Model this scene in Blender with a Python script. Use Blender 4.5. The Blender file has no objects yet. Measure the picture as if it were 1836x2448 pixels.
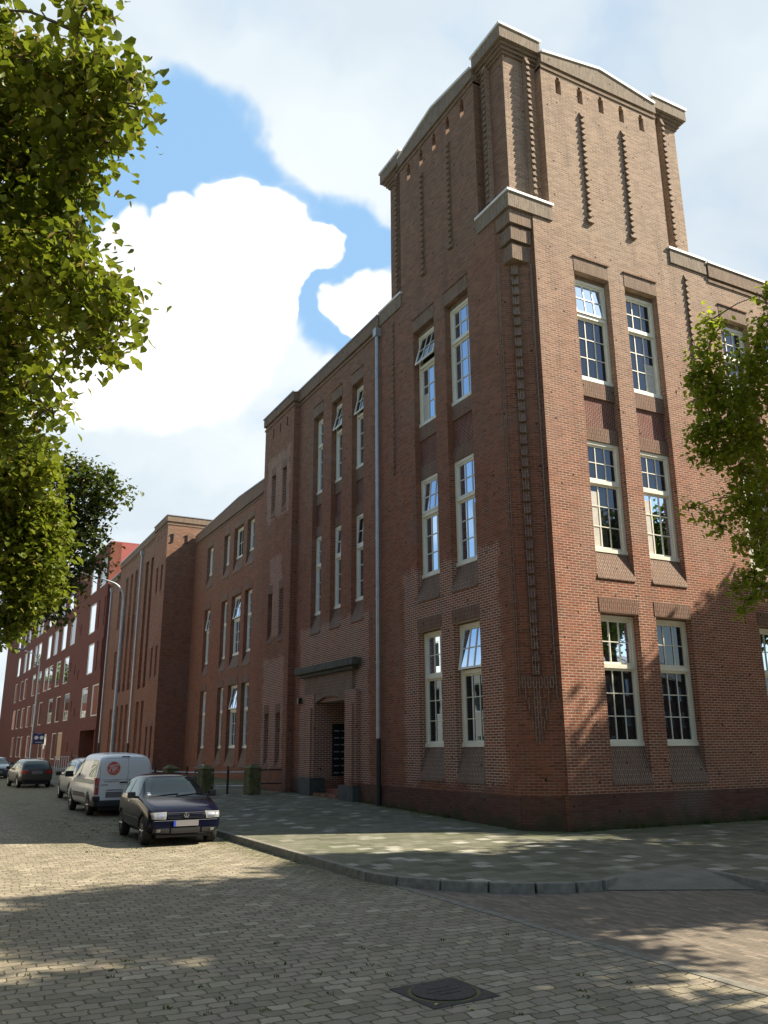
import bpy, bmesh, math, random
import numpy as np
from mathutils import Vector, Matrix
from mathutils.bvhtree import BVHTree
from mathutils.noise import noise as pnoise
S = bpy.context.scene
COL = S.collection
R_ = math.radians
# ------------------------------------------------------------------ camera
CAM = Vector((-11.949, -15.354, 1.95))
FPX, YAW, PIT, ROL = 1986.7, R_(62.1236), R_(15.797), R_(-0.3368)
Fw = Vector((math.cos(YAW)*math.cos(PIT), math.sin(YAW)*math.cos(PIT), math.sin(PIT)))
Rt0 = Vector((math.sin(YAW), -math.cos(YAW), 0)); Up0 = Rt0.cross(Fw)
Rt = math.cos(ROL)*Rt0 + math.sin(ROL)*Up0
Up = -math.sin(ROL)*Rt0 + math.cos(ROL)*Up0
cd = bpy.data.cameras.new('camera'); cam = bpy.data.objects.new('camera', cd); COL.objects.link(cam)
cd.sensor_fit = 'VERTICAL'; cd.sensor_height = 24; cd.lens = 24*FPX/2448
cd.clip_start = 0.1; cd.clip_end = 3000
m = Matrix((Rt, Up, -Fw)).transposed().to_4x4(); m.translation = CAM; cam.matrix_world = m
S.camera = cam
def W(px, py, depth):
    return CAM + (Rt*((px-918)/FPX) - Up*((py-1224)/FPX) + Fw)*depth
# ------------------------------------------------------------------ light
SUN_AZ = Vector((0.903, -0.430, 0)); SUN_EL = R_(39.6)
sundir = Vector((SUN_AZ.x*math.cos(SUN_EL), SUN_AZ.y*math.cos(SUN_EL), math.sin(SUN_EL))).normalized()
ld = bpy.data.lights.new('sun', 'SUN'); sun = bpy.data.objects.new('sun', ld); COL.objects.link(sun)
ld.energy = 5.0; ld.angle = R_(0.55); ld.color = (1.0, 0.90, 0.74)
sun.rotation_euler = sundir.to_track_quat('Z', 'Y').to_euler(); sun.location = (20, -20, 40)
S.view_settings.view_transform = 'Standard'; S.view_settings.look = 'None'
S.view_settings.exposure = 1.10; S.view_settings.gamma = 1
# ------------------------------------------------------------------ node helper
class NT:
    def __init__(s, tree): s.t = tree
    def n(s, typ, **k):
        nd = s.t.nodes.new(typ)
        for a, v in k.items(): setattr(nd, a, v)
        return nd
    def l(s, a, b): s.t.links.new(a, b)
    def val(s, sock, v):
        if hasattr(v, 'is_output') or isinstance(v, bpy.types.NodeSocket): s.l(v, sock)
        else: sock.default_value = v
    def math(s, op, a, b=None, c=None, clamp=False):
        nd = s.n('ShaderNodeMath', operation=op); nd.use_clamp = clamp
        s.val(nd.inputs[0], a)
        if b is not None: s.val(nd.inputs[1], b)
        if c is not None: s.val(nd.inputs[2], c)
        return nd.outputs[0]
    def mix(s, f, a, b, mode='MIX'):
        nd = s.n('ShaderNodeMix', data_type='RGBA', blend_type=mode)
        s.val(nd.inputs[0], f)
        for i, v in ((6, a), (7, b)):
            if isinstance(v, (tuple, list)): nd.inputs[i].default_value = tuple(v[:3])+(1,)
            else: s.l(v, nd.inputs[i])
        return nd.outputs[2]
    def noise(s, vec, scale, detail=3, rough=.55, out=0):
        nd = s.n('ShaderNodeTexNoise'); nd.inputs['Scale'].default_value = scale
        nd.inputs['Detail'].default_value = detail; nd.inputs['Roughness'].default_value = rough
        if vec is not None: s.l(vec, nd.inputs['Vector'])
        return nd.outputs[out]
    def ramp(s, f, pts, smooth=False):
        nd = s.n('ShaderNodeValToRGB'); cr = nd.color_ramp
        if smooth: cr.interpolation = 'EASE'
        while len(cr.elements) < len(pts): cr.elements.new(.5)
        for e, (p, c) in zip(cr.elements, pts):
            e.position = p; e.color = (tuple(c)+(1,)) if isinstance(c, (tuple, list)) else (c, c, c, 1)
        s.l(f, nd.inputs[0]); return nd.outputs[0]
    def sstep(s, v, a, b, o0=0., o1=1.):
        nd = s.n('ShaderNodeMapRange', interpolation_type='SMOOTHSTEP')
        s.val(nd.inputs[0], v); nd.inputs[1].default_value = a; nd.inputs[2].default_value = b
        nd.inputs[3].default_value = o0; nd.inputs[4].default_value = o1
        return nd.outputs[0]
    def xyz(s, x, y, z):
        nd = s.n('ShaderNodeCombineXYZ')
        for i, v in enumerate((x, y, z)): s.val(nd.inputs[i], v)
        return nd.outputs[0]
    def sep(s, v):
        nd = s.n('ShaderNodeSeparateXYZ'); s.l(v, nd.inputs[0]); return nd.outputs
# ------------------------------------------------------------------ world
w = bpy.data.worlds.new('World'); S.world = w; w.use_nodes = True
T = NT(w.node_tree); w.node_tree.nodes.clear()
sky = T.n('ShaderNodeTexSky', sky_type='NISHITA'); sky.sun_disc = False
sky.sun_elevation = SUN_EL; sky.sun_rotation = math.atan2(sundir.x, sundir.y)
sky.air_density = 1.3; sky.dust_density = .8; sky.ozone_density = 2.0
tc = T.n('ShaderNodeTexCoord'); dirv = tc.outputs['Generated']
nrm = T.n('ShaderNodeVectorMath', operation='NORMALIZE'); T.l(dirv, nrm.inputs[0]); dirn0 = nrm.outputs[0]
wz = T.noise(dirn0, 8, 4, .5, out=1)
wsub = T.n('ShaderNodeVectorMath', operation='SUBTRACT'); T.l(wz, wsub.inputs[0]); wsub.inputs[1].default_value = (.5, .5, .5)
wsc = T.n('ShaderNodeVectorMath', operation='SCALE'); T.l(wsub.outputs[0], wsc.inputs[0]); wsc.inputs['Scale'].default_value = .13
wad = T.n('ShaderNodeVectorMath', operation='ADD'); T.l(dirn0, wad.inputs[0]); T.l(wsc.outputs[0], wad.inputs[1])
wn2 = T.n('ShaderNodeVectorMath', operation='NORMALIZE'); T.l(wad.outputs[0], wn2.inputs[0]); dirn = wn2.outputs[0]
sx, sy_, sz = T.sep(dirn)
inv = T.math('DIVIDE', 1.0, T.math('ADD', T.math('MAXIMUM', sz, 0.0), .22))
pv = T.xyz(T.math('MULTIPLY', sx, inv), T.math('MULTIPLY', sy_, inv), T.math('MULTIPLY', sz, 1.5))
N1 = T.noise(pv, 2.6, 9, .52); N2 = T.noise(pv, 1.1, 4, .5); N3 = T.noise(dirn, 7, 6, .5)
def blob(d, r0, r1):
    dp = T.n('ShaderNodeVectorMath', operation='DOT_PRODUCT'); T.l(dirn, dp.inputs[0])
    dp.inputs[1].default_value = Vector(d).normalized()
    return T.sstep(dp.outputs[1], math.cos(R_(r1)), math.cos(R_(r0)))
def bmax(lst):
    v = lst[0]
    for q in lst[1:]: v = T.math('MAXIMUM', v, q)
    return v
def pd(x, y, r): return blob((W(x, y, 1)-CAM).normalized(), r*.35, r)
blue = bmax([pd(*q) for q in ((430, 240, 3.4), (480, 290, 3.6), (530, 350, 3.8), (590, 400, 3.6), (640, 440, 3.0), (385, 400, 4.6), (440, 470, 4.0), (330, 480, 4.5), (720, 515, 2.6), (800, 545, 3.2), (860, 590, 2.6), (775, 650, 2.6), (785, 725, 3.4), (800, 780, 2.6))])
white = bmax([pd(*q) for q in ((560, 530, 3.6), (470, 560, 3.2), (650, 580, 4.0), (700, 610, 3.2), (780, 600, 2.0), (520, 700, 7), (350, 640, 5.5), (300, 800, 8), (450, 880, 6), (640, 690, 4.0), (680, 720, 2.4), (880, 730, 3.0))])
blue = T.math('MULTIPLY', blue, T.math('SUBTRACT', 1.0, T.sstep(white, .35, .8)))
blue = T.math('MAXIMUM', blue, bmax([blob((.5,-.75,.42), 12, 42), blob((-.85,.1,.45), 30, 75), blob((-.3,-.6,.8), 20, 60)]))  # unseen sky added as clear blue, so the street front's shade gets darker
cov = T.math('ADD', T.math('ADD', T.math('MULTIPLY', N1, 1.1), T.math('MULTIPLY', N3, 1.25)), -.32)
cov = T.math('SUBTRACT', cov, T.math('MULTIPLY', blue, .95))
cov = T.math('ADD', cov, T.math('MULTIPLY', white, .42))
cloud = T.sstep(cov, .02, .86)
wn = T.math('ADD', T.math('MULTIPLY', white, .95), T.math('MULTIPLY', T.math('SUBTRACT', N3, .5), .9))
bright = T.sstep(wn, .22, .80)
shade = T.sstep(T.math('ADD', T.math('MULTIPLY', N2, .6), T.math('MULTIPLY', N1, .4)), .36, .64)
ccol = T.mix(shade, (.545, .62, .68), (.715, .77, .80))
ccol = T.mix(bright, ccol, T.mix(T.sstep(N1, .38, .62), (.84, .87, .89), (1.12, 1.13, 1.12)))
bsky = T.n('ShaderNodeVectorMath', operation='SCALE'); T.l(T.mix(T.math('ADD', T.math('MULTIPLY', blob((.25, .80, .55), 14, 40), .62), .08), sky.outputs[0], (3.3, 5.8, 8.8)), bsky.inputs[0]); bsky.inputs['Scale'].default_value = 1.0  # blue lifted in the view only; unseen sky kept darker for less fill
ccol10 = T.n('ShaderNodeVectorMath', operation='SCALE'); T.l(ccol, ccol10.inputs[0]); ccol10.inputs['Scale'].default_value = 10.0
colr = T.mix(cloud, bsky.outputs[0], ccol10.outputs[0])
bg = T.n('ShaderNodeBackground'); T.l(colr, bg.inputs[0]); bg.inputs[1].default_value = 0.062
wo = T.n('ShaderNodeOutputWorld'); T.l(bg.outputs[0], wo.inputs[0])
# ------------------------------------------------------------------ materials
MATS = {}
def newmat(name):
    mt = bpy.data.materials.new(name); mt.use_nodes = True; t = mt.node_tree; t.nodes.clear()
    T = NT(t); out = T.n('ShaderNodeOutputMaterial'); b = T.n('ShaderNodeBsdfPrincipled'); T.l(b.outputs[0], out.inputs[0])
    MATS[name] = mt; return mt, T, b, out
def simple(name, col, rough=.6, metal=0, nvar=.0, nscale=8, spec=.5, coat=0, bump=0):
    mt, T, b, out = newmat(name)
    b.inputs['Roughness'].default_value = rough; b.inputs['Metallic'].default_value = metal
    b.inputs['Specular IOR Level'].default_value = spec
    if coat: b.inputs['Coat Weight'].default_value = coat; b.inputs['Coat Roughness'].default_value = .05
    b.inputs['Base Color'].default_value = tuple(col)+(1,)
    if nvar:
        tc = T.n('ShaderNodeTexCoord'); N = T.noise(tc.outputs['Object'], nscale, 5, .6)
        c1 = tuple(c*(1-nvar) for c in col); c2 = tuple(min(1, c*(1+nvar)) for c in col)
        T.l(T.ramp(N, [(.3, c1), (.7, c2)]), b.inputs['Base Color'])
        if bump:
            bp = T.n('ShaderNodeBump'); bp.inputs['Strength'].default_value = bump; bp.inputs['Distance'].default_value = .02
            T.l(N, bp.inputs['Height']); T.l(bp.outputs[0], b.inputs['Normal'])
    return mt
def wallcoords(T):
    g = T.n('ShaderNodeNewGeometry'); P = T.sep(g.outputs['Position']); Nn = T.sep(g.outputs['True Normal'])
    h = T.math('SQRT', T.math('ADD', T.math('MULTIPLY', Nn[0], Nn[0]), T.math('ADD', T.math('MULTIPLY', Nn[1], Nn[1]), 1e-4)))
    u = T.math('DIVIDE', T.math('SUBTRACT', T.math('MULTIPLY', P[1], Nn[0]), T.math('MULTIPLY', P[0], Nn[1])), h)
    z = T.math('DIVIDE', P[2], h)
    return g, P, Nn, u, z
def brick(name, c_lo, c_hi, z_lo, z_hi, mortar, mortar2=None, soldier=False, zones=(), bh=.0645, bw=.225, spread=.40, msize=.0095, rows_flip=False, stain=.35):
    """brickwork: colour weathers from c_lo near the street to c_hi up on the tower; zones = freshly pointed areas (pale joints)"""
    mt, T, b, out = newmat(name)
    g, P, Nn, u, z = wallcoords(T)
    zz = z if soldier else P[2]
    vec = T.xyz(zz, u, 0.) if soldier else T.xyz(u, zz, 0.)
    br = T.n('ShaderNodeTexBrick'); T.l(vec, br.inputs['Vector']); br.inputs['Scale'].default_value = 1
    br.inputs['Color1'].default_value = (0, 0, 0, 1); br.inputs['Color2'].default_value = (1, 1, 1, 1)
    br.inputs['Mortar'].default_value = (.5, .5, .5, 1)
    br.inputs['Mortar Size'].default_value = msize; br.inputs['Mortar Smooth'].default_value = .15
    br.inputs['Brick Width'].default_value = bw; br.inputs['Row Height'].default_value = bh
    br.offset = .5
    Nl = T.noise(g.outputs['Position'], .35, 4, .6); Nm = T.noise(g.outputs['Position'], 2.2, 5, .65); Nf = T.noise(vec, 30, 4, .7)
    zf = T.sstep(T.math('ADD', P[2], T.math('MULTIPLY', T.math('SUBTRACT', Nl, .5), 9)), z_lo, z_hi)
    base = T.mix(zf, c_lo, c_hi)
    idv = T.sep(br.outputs[0])[0]
    v = T.math('ADD', T.math('MULTIPLY', T.math('SUBTRACT', idv, .5), spread*1.5), T.math('MULTIPLY', T.math('SUBTRACT', Nm, .5), .8))
    v = T.math('ADD', T.math('ADD', v, T.math('MULTIPLY', T.math('SUBTRACT', Nf, .5), .5)), 1.0)
    vs = T.n('ShaderNodeVectorMath', operation='SCALE'); T.l(base, vs.inputs[0]); T.l(v, vs.inputs['Scale'])
    # odd burnt / grey bricks
    col = T.mix(T.math('MULTIPLY', T.math('GREATER_THAN', idv, .86), .45), vs.outputs[0], (.11, .075, .065))
    st = T.sstep(Nl, .52, .72); col = T.mix(T.math('MULTIPLY', st, stain), col, (.17, .15, .125))
    Ns = T.noise(T.xyz(T.math('MULTIPLY', u, 2.6), T.math('MULTIPLY', P[2], .28), 0.), 1.0, 5, .65)
    col = T.mix(T.math('MULTIPLY', T.sstep(Ns, .52, .70), .42), col, (.075, .06, .05))
    col = T.mix(T.math('MULTIPLY', T.sstep(Ns, .42, .28), .22), col, (.33, .24, .18))
    mcol = T.mix(T.sstep(Nm, .35, .7), mortar, tuple(c*.6 for c in mortar))
    if zones:
        edge = T.math('MULTIPLY', T.math('SUBTRACT', T.noise(vec, 1.6, 5, .7), .5), .9)
        zone = None
        for (a0, a1, b0, b1) in zones:
            du = T.math('SUBTRACT', T.math('ABSOLUTE', T.math('SUBTRACT', P[1], (a0+a1)/2)), (a1-a0)/2)
            dz = T.math('SUBTRACT', T.math('ABSOLUTE', T.math('SUBTRACT', P[2], (b0+b1)/2)), (b1-b0)/2)
            f = T.sstep(T.math('ADD', T.math('MAXIMUM', du, dz), edge), .10, -.12)
            zone = f if zone is None else T.math('MAXIMUM', zone, f)
        mcol = T.mix(zone, mcol, mortar2)
    fac = br.outputs['Fac']
    col = T.mix(fac, col, mcol)
    vo = T.n('ShaderNodeTexVoronoi', voronoi_dimensions='2D'); vo.inputs['Scale'].default_value = .95; T.l(vec, vo.inputs['Vector'])
    col = T.mix(T.math('MULTIPLY', T.math('LESS_THAN', vo.outputs['Distance'], .028), .9), col, (.015, .012, .01))
    # green damp foot
    ft = T.math('MULTIPLY', T.sstep(T.math('ADD', P[2], T.math('MULTIPLY', Nm, 1.3)), 1.25, .75), .75)
    col = T.mix(ft, col, (.05, .055, .025))
    T.l(col, b.inputs['Base Color'])
    b.inputs['Roughness'].default_value = .9; b.inputs['Specular IOR Level'].default_value = .25
    bp = T.n('ShaderNodeBump'); bp.inputs['Strength'].default_value = .55; bp.inputs['Distance'].default_value = .012
    T.l(T.math('SUBTRACT', T.math('MULTIPLY', Nf, .4), fac), bp.inputs['Height']); T.l(bp.outputs[0], b.inputs['Normal'])
    return mt
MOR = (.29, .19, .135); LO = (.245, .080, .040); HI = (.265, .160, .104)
PALE = (.50, .42, .345)
zonesL = [(1.2, 6.0, 1.0, 6.9), (8.3, 14.0, .9, 6.2), (15.1, 17.4, 1.2, 5.4), (15.6, 17.0, 6.2, 9.5), (15.0, 17.6, 11.2, 14.0)]
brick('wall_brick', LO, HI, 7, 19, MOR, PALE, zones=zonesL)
brick('sunlit_tint_brick', (.250, .085, .046), (.315, .228, .162), 6, 18, (.52, .385, .285), PALE)  # wall_brick lightened: the front's sunlight put into the colour, joints paler too
brick('soldier_brick', (.155, .068, .045), (.23, .17, .12), 6, 18, (.32, .24, .18), soldier=True, spread=.25)
brick('dark_soldier_brick', (.165, .092, .062), (.18, .115, .08), 4, 15, (.38, .30, .235), soldier=True, spread=.25)
brick('panel_brick', (.17, .045, .032), (.15, .045, .035), 4, 15, (.33, .24, .19), soldier=True, spread=.3, bw=.12)
brick('plinth_brick', (.135, .058, .040), (.14, .06, .042), 1, 3, (.13, .08, .06), spread=.3, stain=.6)
brick('tower_cap_brick', (.25, .195, .145), (.25, .20, .15), 4, 15, (.34, .28, .22), soldier=True, spread=.3)
brick('red_wall', (.20, .068, .045), (.21, .070, .046), 2, 14, (.13, .035, .025), spread=.12, msize=.004, stain=.08)
brick('far_wall', (.095, .036, .027), (.095, .036, .027), 2, 14, (.14, .05, .035), spread=.15, stain=.1)  # brick darkened: the corner house's shade put into the base colour
simple('red_cladding', (.34, .085, .07), .5, nvar=.08)
simple('window_paint', (.78, .76, .63), .45, nvar=.05, nscale=3)
simple('white_lead', (.80, .80, .78), .5, nvar=.08, nscale=4)
simple('zinc', (.42, .45, .48), .42, metal=.55, nvar=.12, nscale=5)
simple('black_iron', (.018, .018, .02), .45)
simple('bluestone', (.055, .062, .058), .75, nvar=.3, nscale=6, bump=.3)
simple('hood_stone', (.075, .078, .058), .85, nvar=.35, nscale=5, bump=.4)
simple('roof_felt', (.06, .06, .06), .9, nvar=.2)
simple('dark_inside', (.012, .012, .012), .8)
simple('curtain', (.55, .53, .48), .9, nvar=.1)
simple('clay_tile', (.28, .115, .07), .85, nvar=.25, nscale=12)
simple('galvanised', (.45, .50, .52), .45, metal=.5, nvar=.12, nscale=6)
simple('mossy_stone', (.135, .13, .050), .95, nvar=.45, nscale=7, bump=.6)
simple('tyre_rubber', (.018, .018, .018), .85)
simple('alloy', (.45, .46, .48), .3, metal=.9)
simple('black_plastic', (.02, .021, .023), .55)
simple('plate_grey', (.19, .18, .18), .6)
simple('eu_blue', (.02, .05, .42), .5)
simple('lamp_glass', (.20, .205, .20), .3, spec=.5)
simple('chrome', (.8, .8, .8), .15, metal=1)
simple('tail_red', (.45, .015, .02), .2, spec=.8)
simple('white_paint', (.86, .87, .86), .3, coat=.5)
simple('teal_paint', (.10, .24, .25), .35)
simple('sticker_red', (.72, .11, .06), .5)
simple('sticker_white', (.86, .84, .80), .5)
simple('text_grey', (.12, .14, .16), .5)
simple('paint_navy', (.004, .005, .016), .12, coat=.0, spec=.14)
simple('paint_silver', (.36, .38, .40), .3, metal=.6, coat=.6)
simple('paint_bronze', (.075, .068, .058), .32, metal=.35, coat=.7)
simple('paint_blue', (.07, .10, .12), .3, metal=.35, coat=.7)
simple('sign_blue', (.02, .03, .12), .5)
simple('white_rail', (.75, .77, .74), .5)
simple('orange_lit_pane', (.62, .38, .20), .8)  # one lit window: its orange light put into the pane colour
def glass(name, tint, ior, inner=(.012, .014, .014), rough=.015):
    """window glass: a dark room behind it and a reflecting pane"""
    mt = bpy.data.materials.new(name); mt.use_nodes = True; t = mt.node_tree; t.nodes.clear(); T = NT(t); MATS[name] = mt
    out = T.n('ShaderNodeOutputMaterial'); d = T.n('ShaderNodeBsdfDiffuse'); d.inputs[0].default_value = inner+(1,)
    gl = T.n('ShaderNodeBsdfGlossy'); gl.inputs[0].default_value = tint+(1,); gl.inputs['Roughness'].default_value = rough
    fr = T.n('ShaderNodeFresnel'); fr.inputs[0].default_value = ior
    g = T.n('ShaderNodeNewGeometry'); N = T.noise(g.outputs['Position'], 1.3, 2, .5)
    bp = T.n('ShaderNodeBump'); bp.inputs['Strength'].default_value = .05; bp.inputs['Distance'].default_value = .02; T.l(N, bp.inputs['Height'])
    T.l(bp.outputs[0], gl.inputs['Normal'])
    mx = T.n('ShaderNodeMixShader'); T.l(fr.outputs[0], mx.inputs[0]); T.l(d.outputs[0], mx.inputs[1]); T.l(gl.outputs[0], mx.inputs[2])
    T.l(mx.outputs[0], out.inputs[0]); return mt
glass('window_glass', (.62, .78, 1.), 1.95)
glass('bright_glass', (.97, .98, 1.), 6.0)
glass('car_glass', (.8, .9, .9), 1.6, inner=(.02, .03, .03))
def ground_mat(name, kind):
    mt, T, b, out = newmat(name)
    g = T.n('ShaderNodeNewGeometry'); P = T.sep(g.outputs['Position']); pos = g.outputs['Position']
    Nl = T.noise(pos, .5, 4, .6); Nm = T.noise(pos, 3, 5, .6); Nf = T.noise(pos, 40, 4, .7); Nw = T.noise(pos, 6, 2, .5, out=1)
    ws = T.n('ShaderNodeVectorMath', operation='MULTIPLY_ADD'); T.l(Nw, ws.inputs[0]); 
    wob = {'cobble': .075, 'tile': .006, 'clinker': .01}[kind]
    ws.inputs[1].default_value = (wob, wob, 0); T.l(pos, ws.inputs[2])
    if kind == 'cobble':
        w2 = T.n('ShaderNodeVectorMath', operation='MULTIPLY_ADD'); T.l(T.noise(pos, 17, 3, .6, out=1), w2.inputs[0]); w2.inputs[1].default_value = (.055, .045, 0); T.l(ws.outputs[0], w2.inputs[2])
        w3 = T.n('ShaderNodeVectorMath', operation='MULTIPLY_ADD'); T.l(T.noise(pos, .8, 2, .5, out=1), w3.inputs[0]); w3.inputs[1].default_value = (.35, .22, 0); T.l(w2.outputs[0], w3.inputs[2]); ws = w3
    br = T.n('ShaderNodeTexBrick'); br.inputs['Scale'].default_value = 1; br.offset = .5
    q = T.sep(ws.outputs[0])
    if kind == 'clinker': T.l(T.xyz(q[1], q[0], 0.), br.inputs['Vector'])
    else: T.l(ws.outputs[0], br.inputs['Vector'])
    br.inputs['Color1'].default_value = (0, 0, 0, 1); br.inputs['Color2'].default_value = (1, 1, 1, 1); br.inputs['Mortar'].default_value = (.5,)*3+(1,)
    bw, bh, ms, sm = {'cobble': (.205, .145, .012, 1.0), 'tile': (.30, .30, .006, .1), 'clinker': (.20, .07, .004, .3)}[kind]
    br.inputs['Brick Width'].default_value = bw; br.inputs['Row Height'].default_value = bh
    br.inputs['Mortar Size'].default_value = ms; br.inputs['Mortar Smooth'].default_value = sm
    idv = T.sep(br.outputs[0])[0]; fac = br.outputs['Fac']
    if kind == 'cobble':
        c = T.ramp(idv, [(0, (.205, .178, .122)), (.35, (.275, .236, .168)), (.6, (.318, .274, .196)), (.85, (.265, .22, .168)), (1, (.395, .345, .25))])
        v = T.math('ADD', .38, T.math('ADD', T.math('MULTIPLY', Nm, .75), T.math('ADD', T.math('MULTIPLY', Nf, .4), T.math('MULTIPLY', Nl, .15))))
        joint = T.mix(T.sstep(T.noise(pos, 1.6, 5, .7), .44, .58), (.05, .042, .03), (.095, .10, .024))
        c = T.mix(T.math('MULTIPLY', fac, .75), c, joint)
        c = T.mix(T.math('MULTIPLY', T.sstep(T.noise(pos, 5, 6, .75), .55, .70), .45), c, (.12, .115, .05))
        c = T.mix(T.math('MULTIPLY', T.sstep(T.noise(pos, 1.1, 6, .7), .56, .70), .5), c, (.33, .29, .21))
        c = T.mix(T.math('MULTIPLY', T.sstep(T.noise(pos, .9, 6, .7), .44, .32), .4), c, (.10, .09, .07))
        # moss and sand among the parked cars and by the kerb
        park = T.math('MULTIPLY', T.sstep(T.math('ADD', P[0], T.math('MULTIPLY', Nm, 1.4)), -9.3, -8.4), T.sstep(P[1], 2.0, 6.0))
        edge = T.sstep(T.math('ADD', P[0], T.math('MULTIPLY', Nm, .8)), -6.3, -5.7)
        edge = T.math('MULTIPLY', edge, T.sstep(P[1], -4.5, -3.5))
        mf = T.math('MULTIPLY', T.math('MAXIMUM', park, edge), T.sstep(T.noise(pos, 9, 5, .7), .36, .6))
        c = T.mix(T.math('MULTIPLY', mf, .7), c, (.085, .095, .028))
        h = T.math('ADD', T.math('MULTIPLY', fac, -1.), T.math('MULTIPLY', Nf, .25)); bd = .022
    elif kind == 'tile':
        c = T.ramp(idv, [(0, (.105, .105, .068)), (.3, (.145, .142, .095)), (.6, (.17, .165, .115)), (.88, (.20, .19, .14)), (.93, (.30, .285, .225)), (1, (.42, .40, .33))])
        v = T.math('ADD', .72, T.math('ADD', T.math('MULTIPLY', Nm, .4), T.math('MULTIPLY', Nf, .2)))
        c = T.mix(fac, c, (.06, .07, .03))
        gf = T.math('MULTIPLY', T.sstep(T.math('ADD', T.math('MAXIMUM', T.math('MULTIPLY', P[1], -1.), T.math('MULTIPLY', P[0], -1.)), T.math('MULTIPLY', Nm, 1.0)), 1.5, .4), .65)
        c = T.mix(gf, c, (.115, .135, .05))
        gm = T.math('MULTIPLY', T.sstep(Nl, .5, .68), .5); c = T.mix(gm, c, (.11, .125, .065))
        h = T.math('ADD', T.math('MULTIPLY', fac, -1.), T.math('MULTIPLY', Nf, .1)); bd = .004
    else:
        c = T.ramp(idv, [(0, (.15, .125, .095)), (.5, (.19, .158, .12)), (1, (.25, .205, .155))])
        v = T.math('ADD', .7, T.math('ADD', T.math('MULTIPLY', Nm, .4), T.math('MULTIPLY', Nf, .3)))
        c = T.mix(T.math('MULTIPLY', fac, .7), c, (.07, .06, .045))
        h = T.math('ADD', T.math('MULTIPLY', fac, -1.), T.math('MULTIPLY', Nf, .2)); bd = .005
    vs = T.n('ShaderNodeVectorMath', operation='SCALE'); T.l(c, vs.inputs[0]); T.l(v, vs.inputs['Scale'])
    T.l(vs.outputs[0], b.inputs['Base Color']); b.inputs['Roughness'].default_value = .85; b.inputs['Specular IOR Level'].default_value = .3
    bp = T.n('ShaderNodeBump'); bp.inputs['Strength'].default_value = .8; bp.inputs['Distance'].default_value = bd
    T.l(h, bp.inputs['Height']); T.l(bp.outputs[0], b.inputs['Normal'])
    return mt
ground_mat('cobbles', 'cobble'); ground_mat('paving_tiles', 'tile'); ground_mat('clinkers', 'clinker')
simple('kerb_concrete', (.21, .195, .155), .9, nvar=.3, nscale=9, bump=.4)
simple('ramp_concrete', (.20, .185, .145), .9, nvar=.2, nscale=4, bump=.2)
simple('cast_iron', (.045, .04, .035), .75, nvar=.35, nscale=20, bump=.5)
simple('earth', (.10, .10, .06), .95, nvar=.3, nscale=1)
simple('bark', (.075, .062, .045), .95, nvar=.4, nscale=10, bump=.8)
def leafmat(name, dark, light, trans=.5):
    mt = bpy.data.materials.new(name); mt.use_nodes = True; t = mt.node_tree; t.nodes.clear(); T = NT(t); MATS[name] = mt
    out = T.n('ShaderNodeOutputMaterial'); a = T.n('ShaderNodeAttribute', attribute_name='tone')
    c = T.ramp(a.outputs['Fac'], [(0, dark), (.55, tuple((x+y)/2 for x, y in zip(dark, light))), (.86, light), (.87, (.28, .19, .06)), (1, (.36, .26, .10))])
    b = T.n('ShaderNodeBsdfPrincipled'); T.l(c, b.inputs['Base Color']); b.inputs['Roughness'].default_value = .45; b.inputs['Specular IOR Level'].default_value = .35
    tr = T.n('ShaderNodeBsdfTranslucent'); c2 = T.mix(.35, c, (.34, .42, .03)); T.l(c2, tr.inputs[0])
    mx = T.n('ShaderNodeMixShader'); mx.inputs[0].default_value = trans*.62
    T.l(b.outputs[0], mx.inputs[1]); T.l(tr.outputs[0], mx.inputs[2]); T.l(mx.outputs[0], out.inputs[0]); return mt
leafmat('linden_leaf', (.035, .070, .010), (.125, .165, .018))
leafmat('linden_leaf_sunny', (.042, .078, .009), (.27, .30, .022), .65)  # leaf colours raised towards their tone in sun
leafmat('linden_leaf_bright', (.15, .21, .018), (.42, .46, .035), .95)  # lighter still: sunlight put into the right-hand tree's leaf colour
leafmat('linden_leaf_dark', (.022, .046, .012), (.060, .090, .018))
M = MATS
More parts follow.
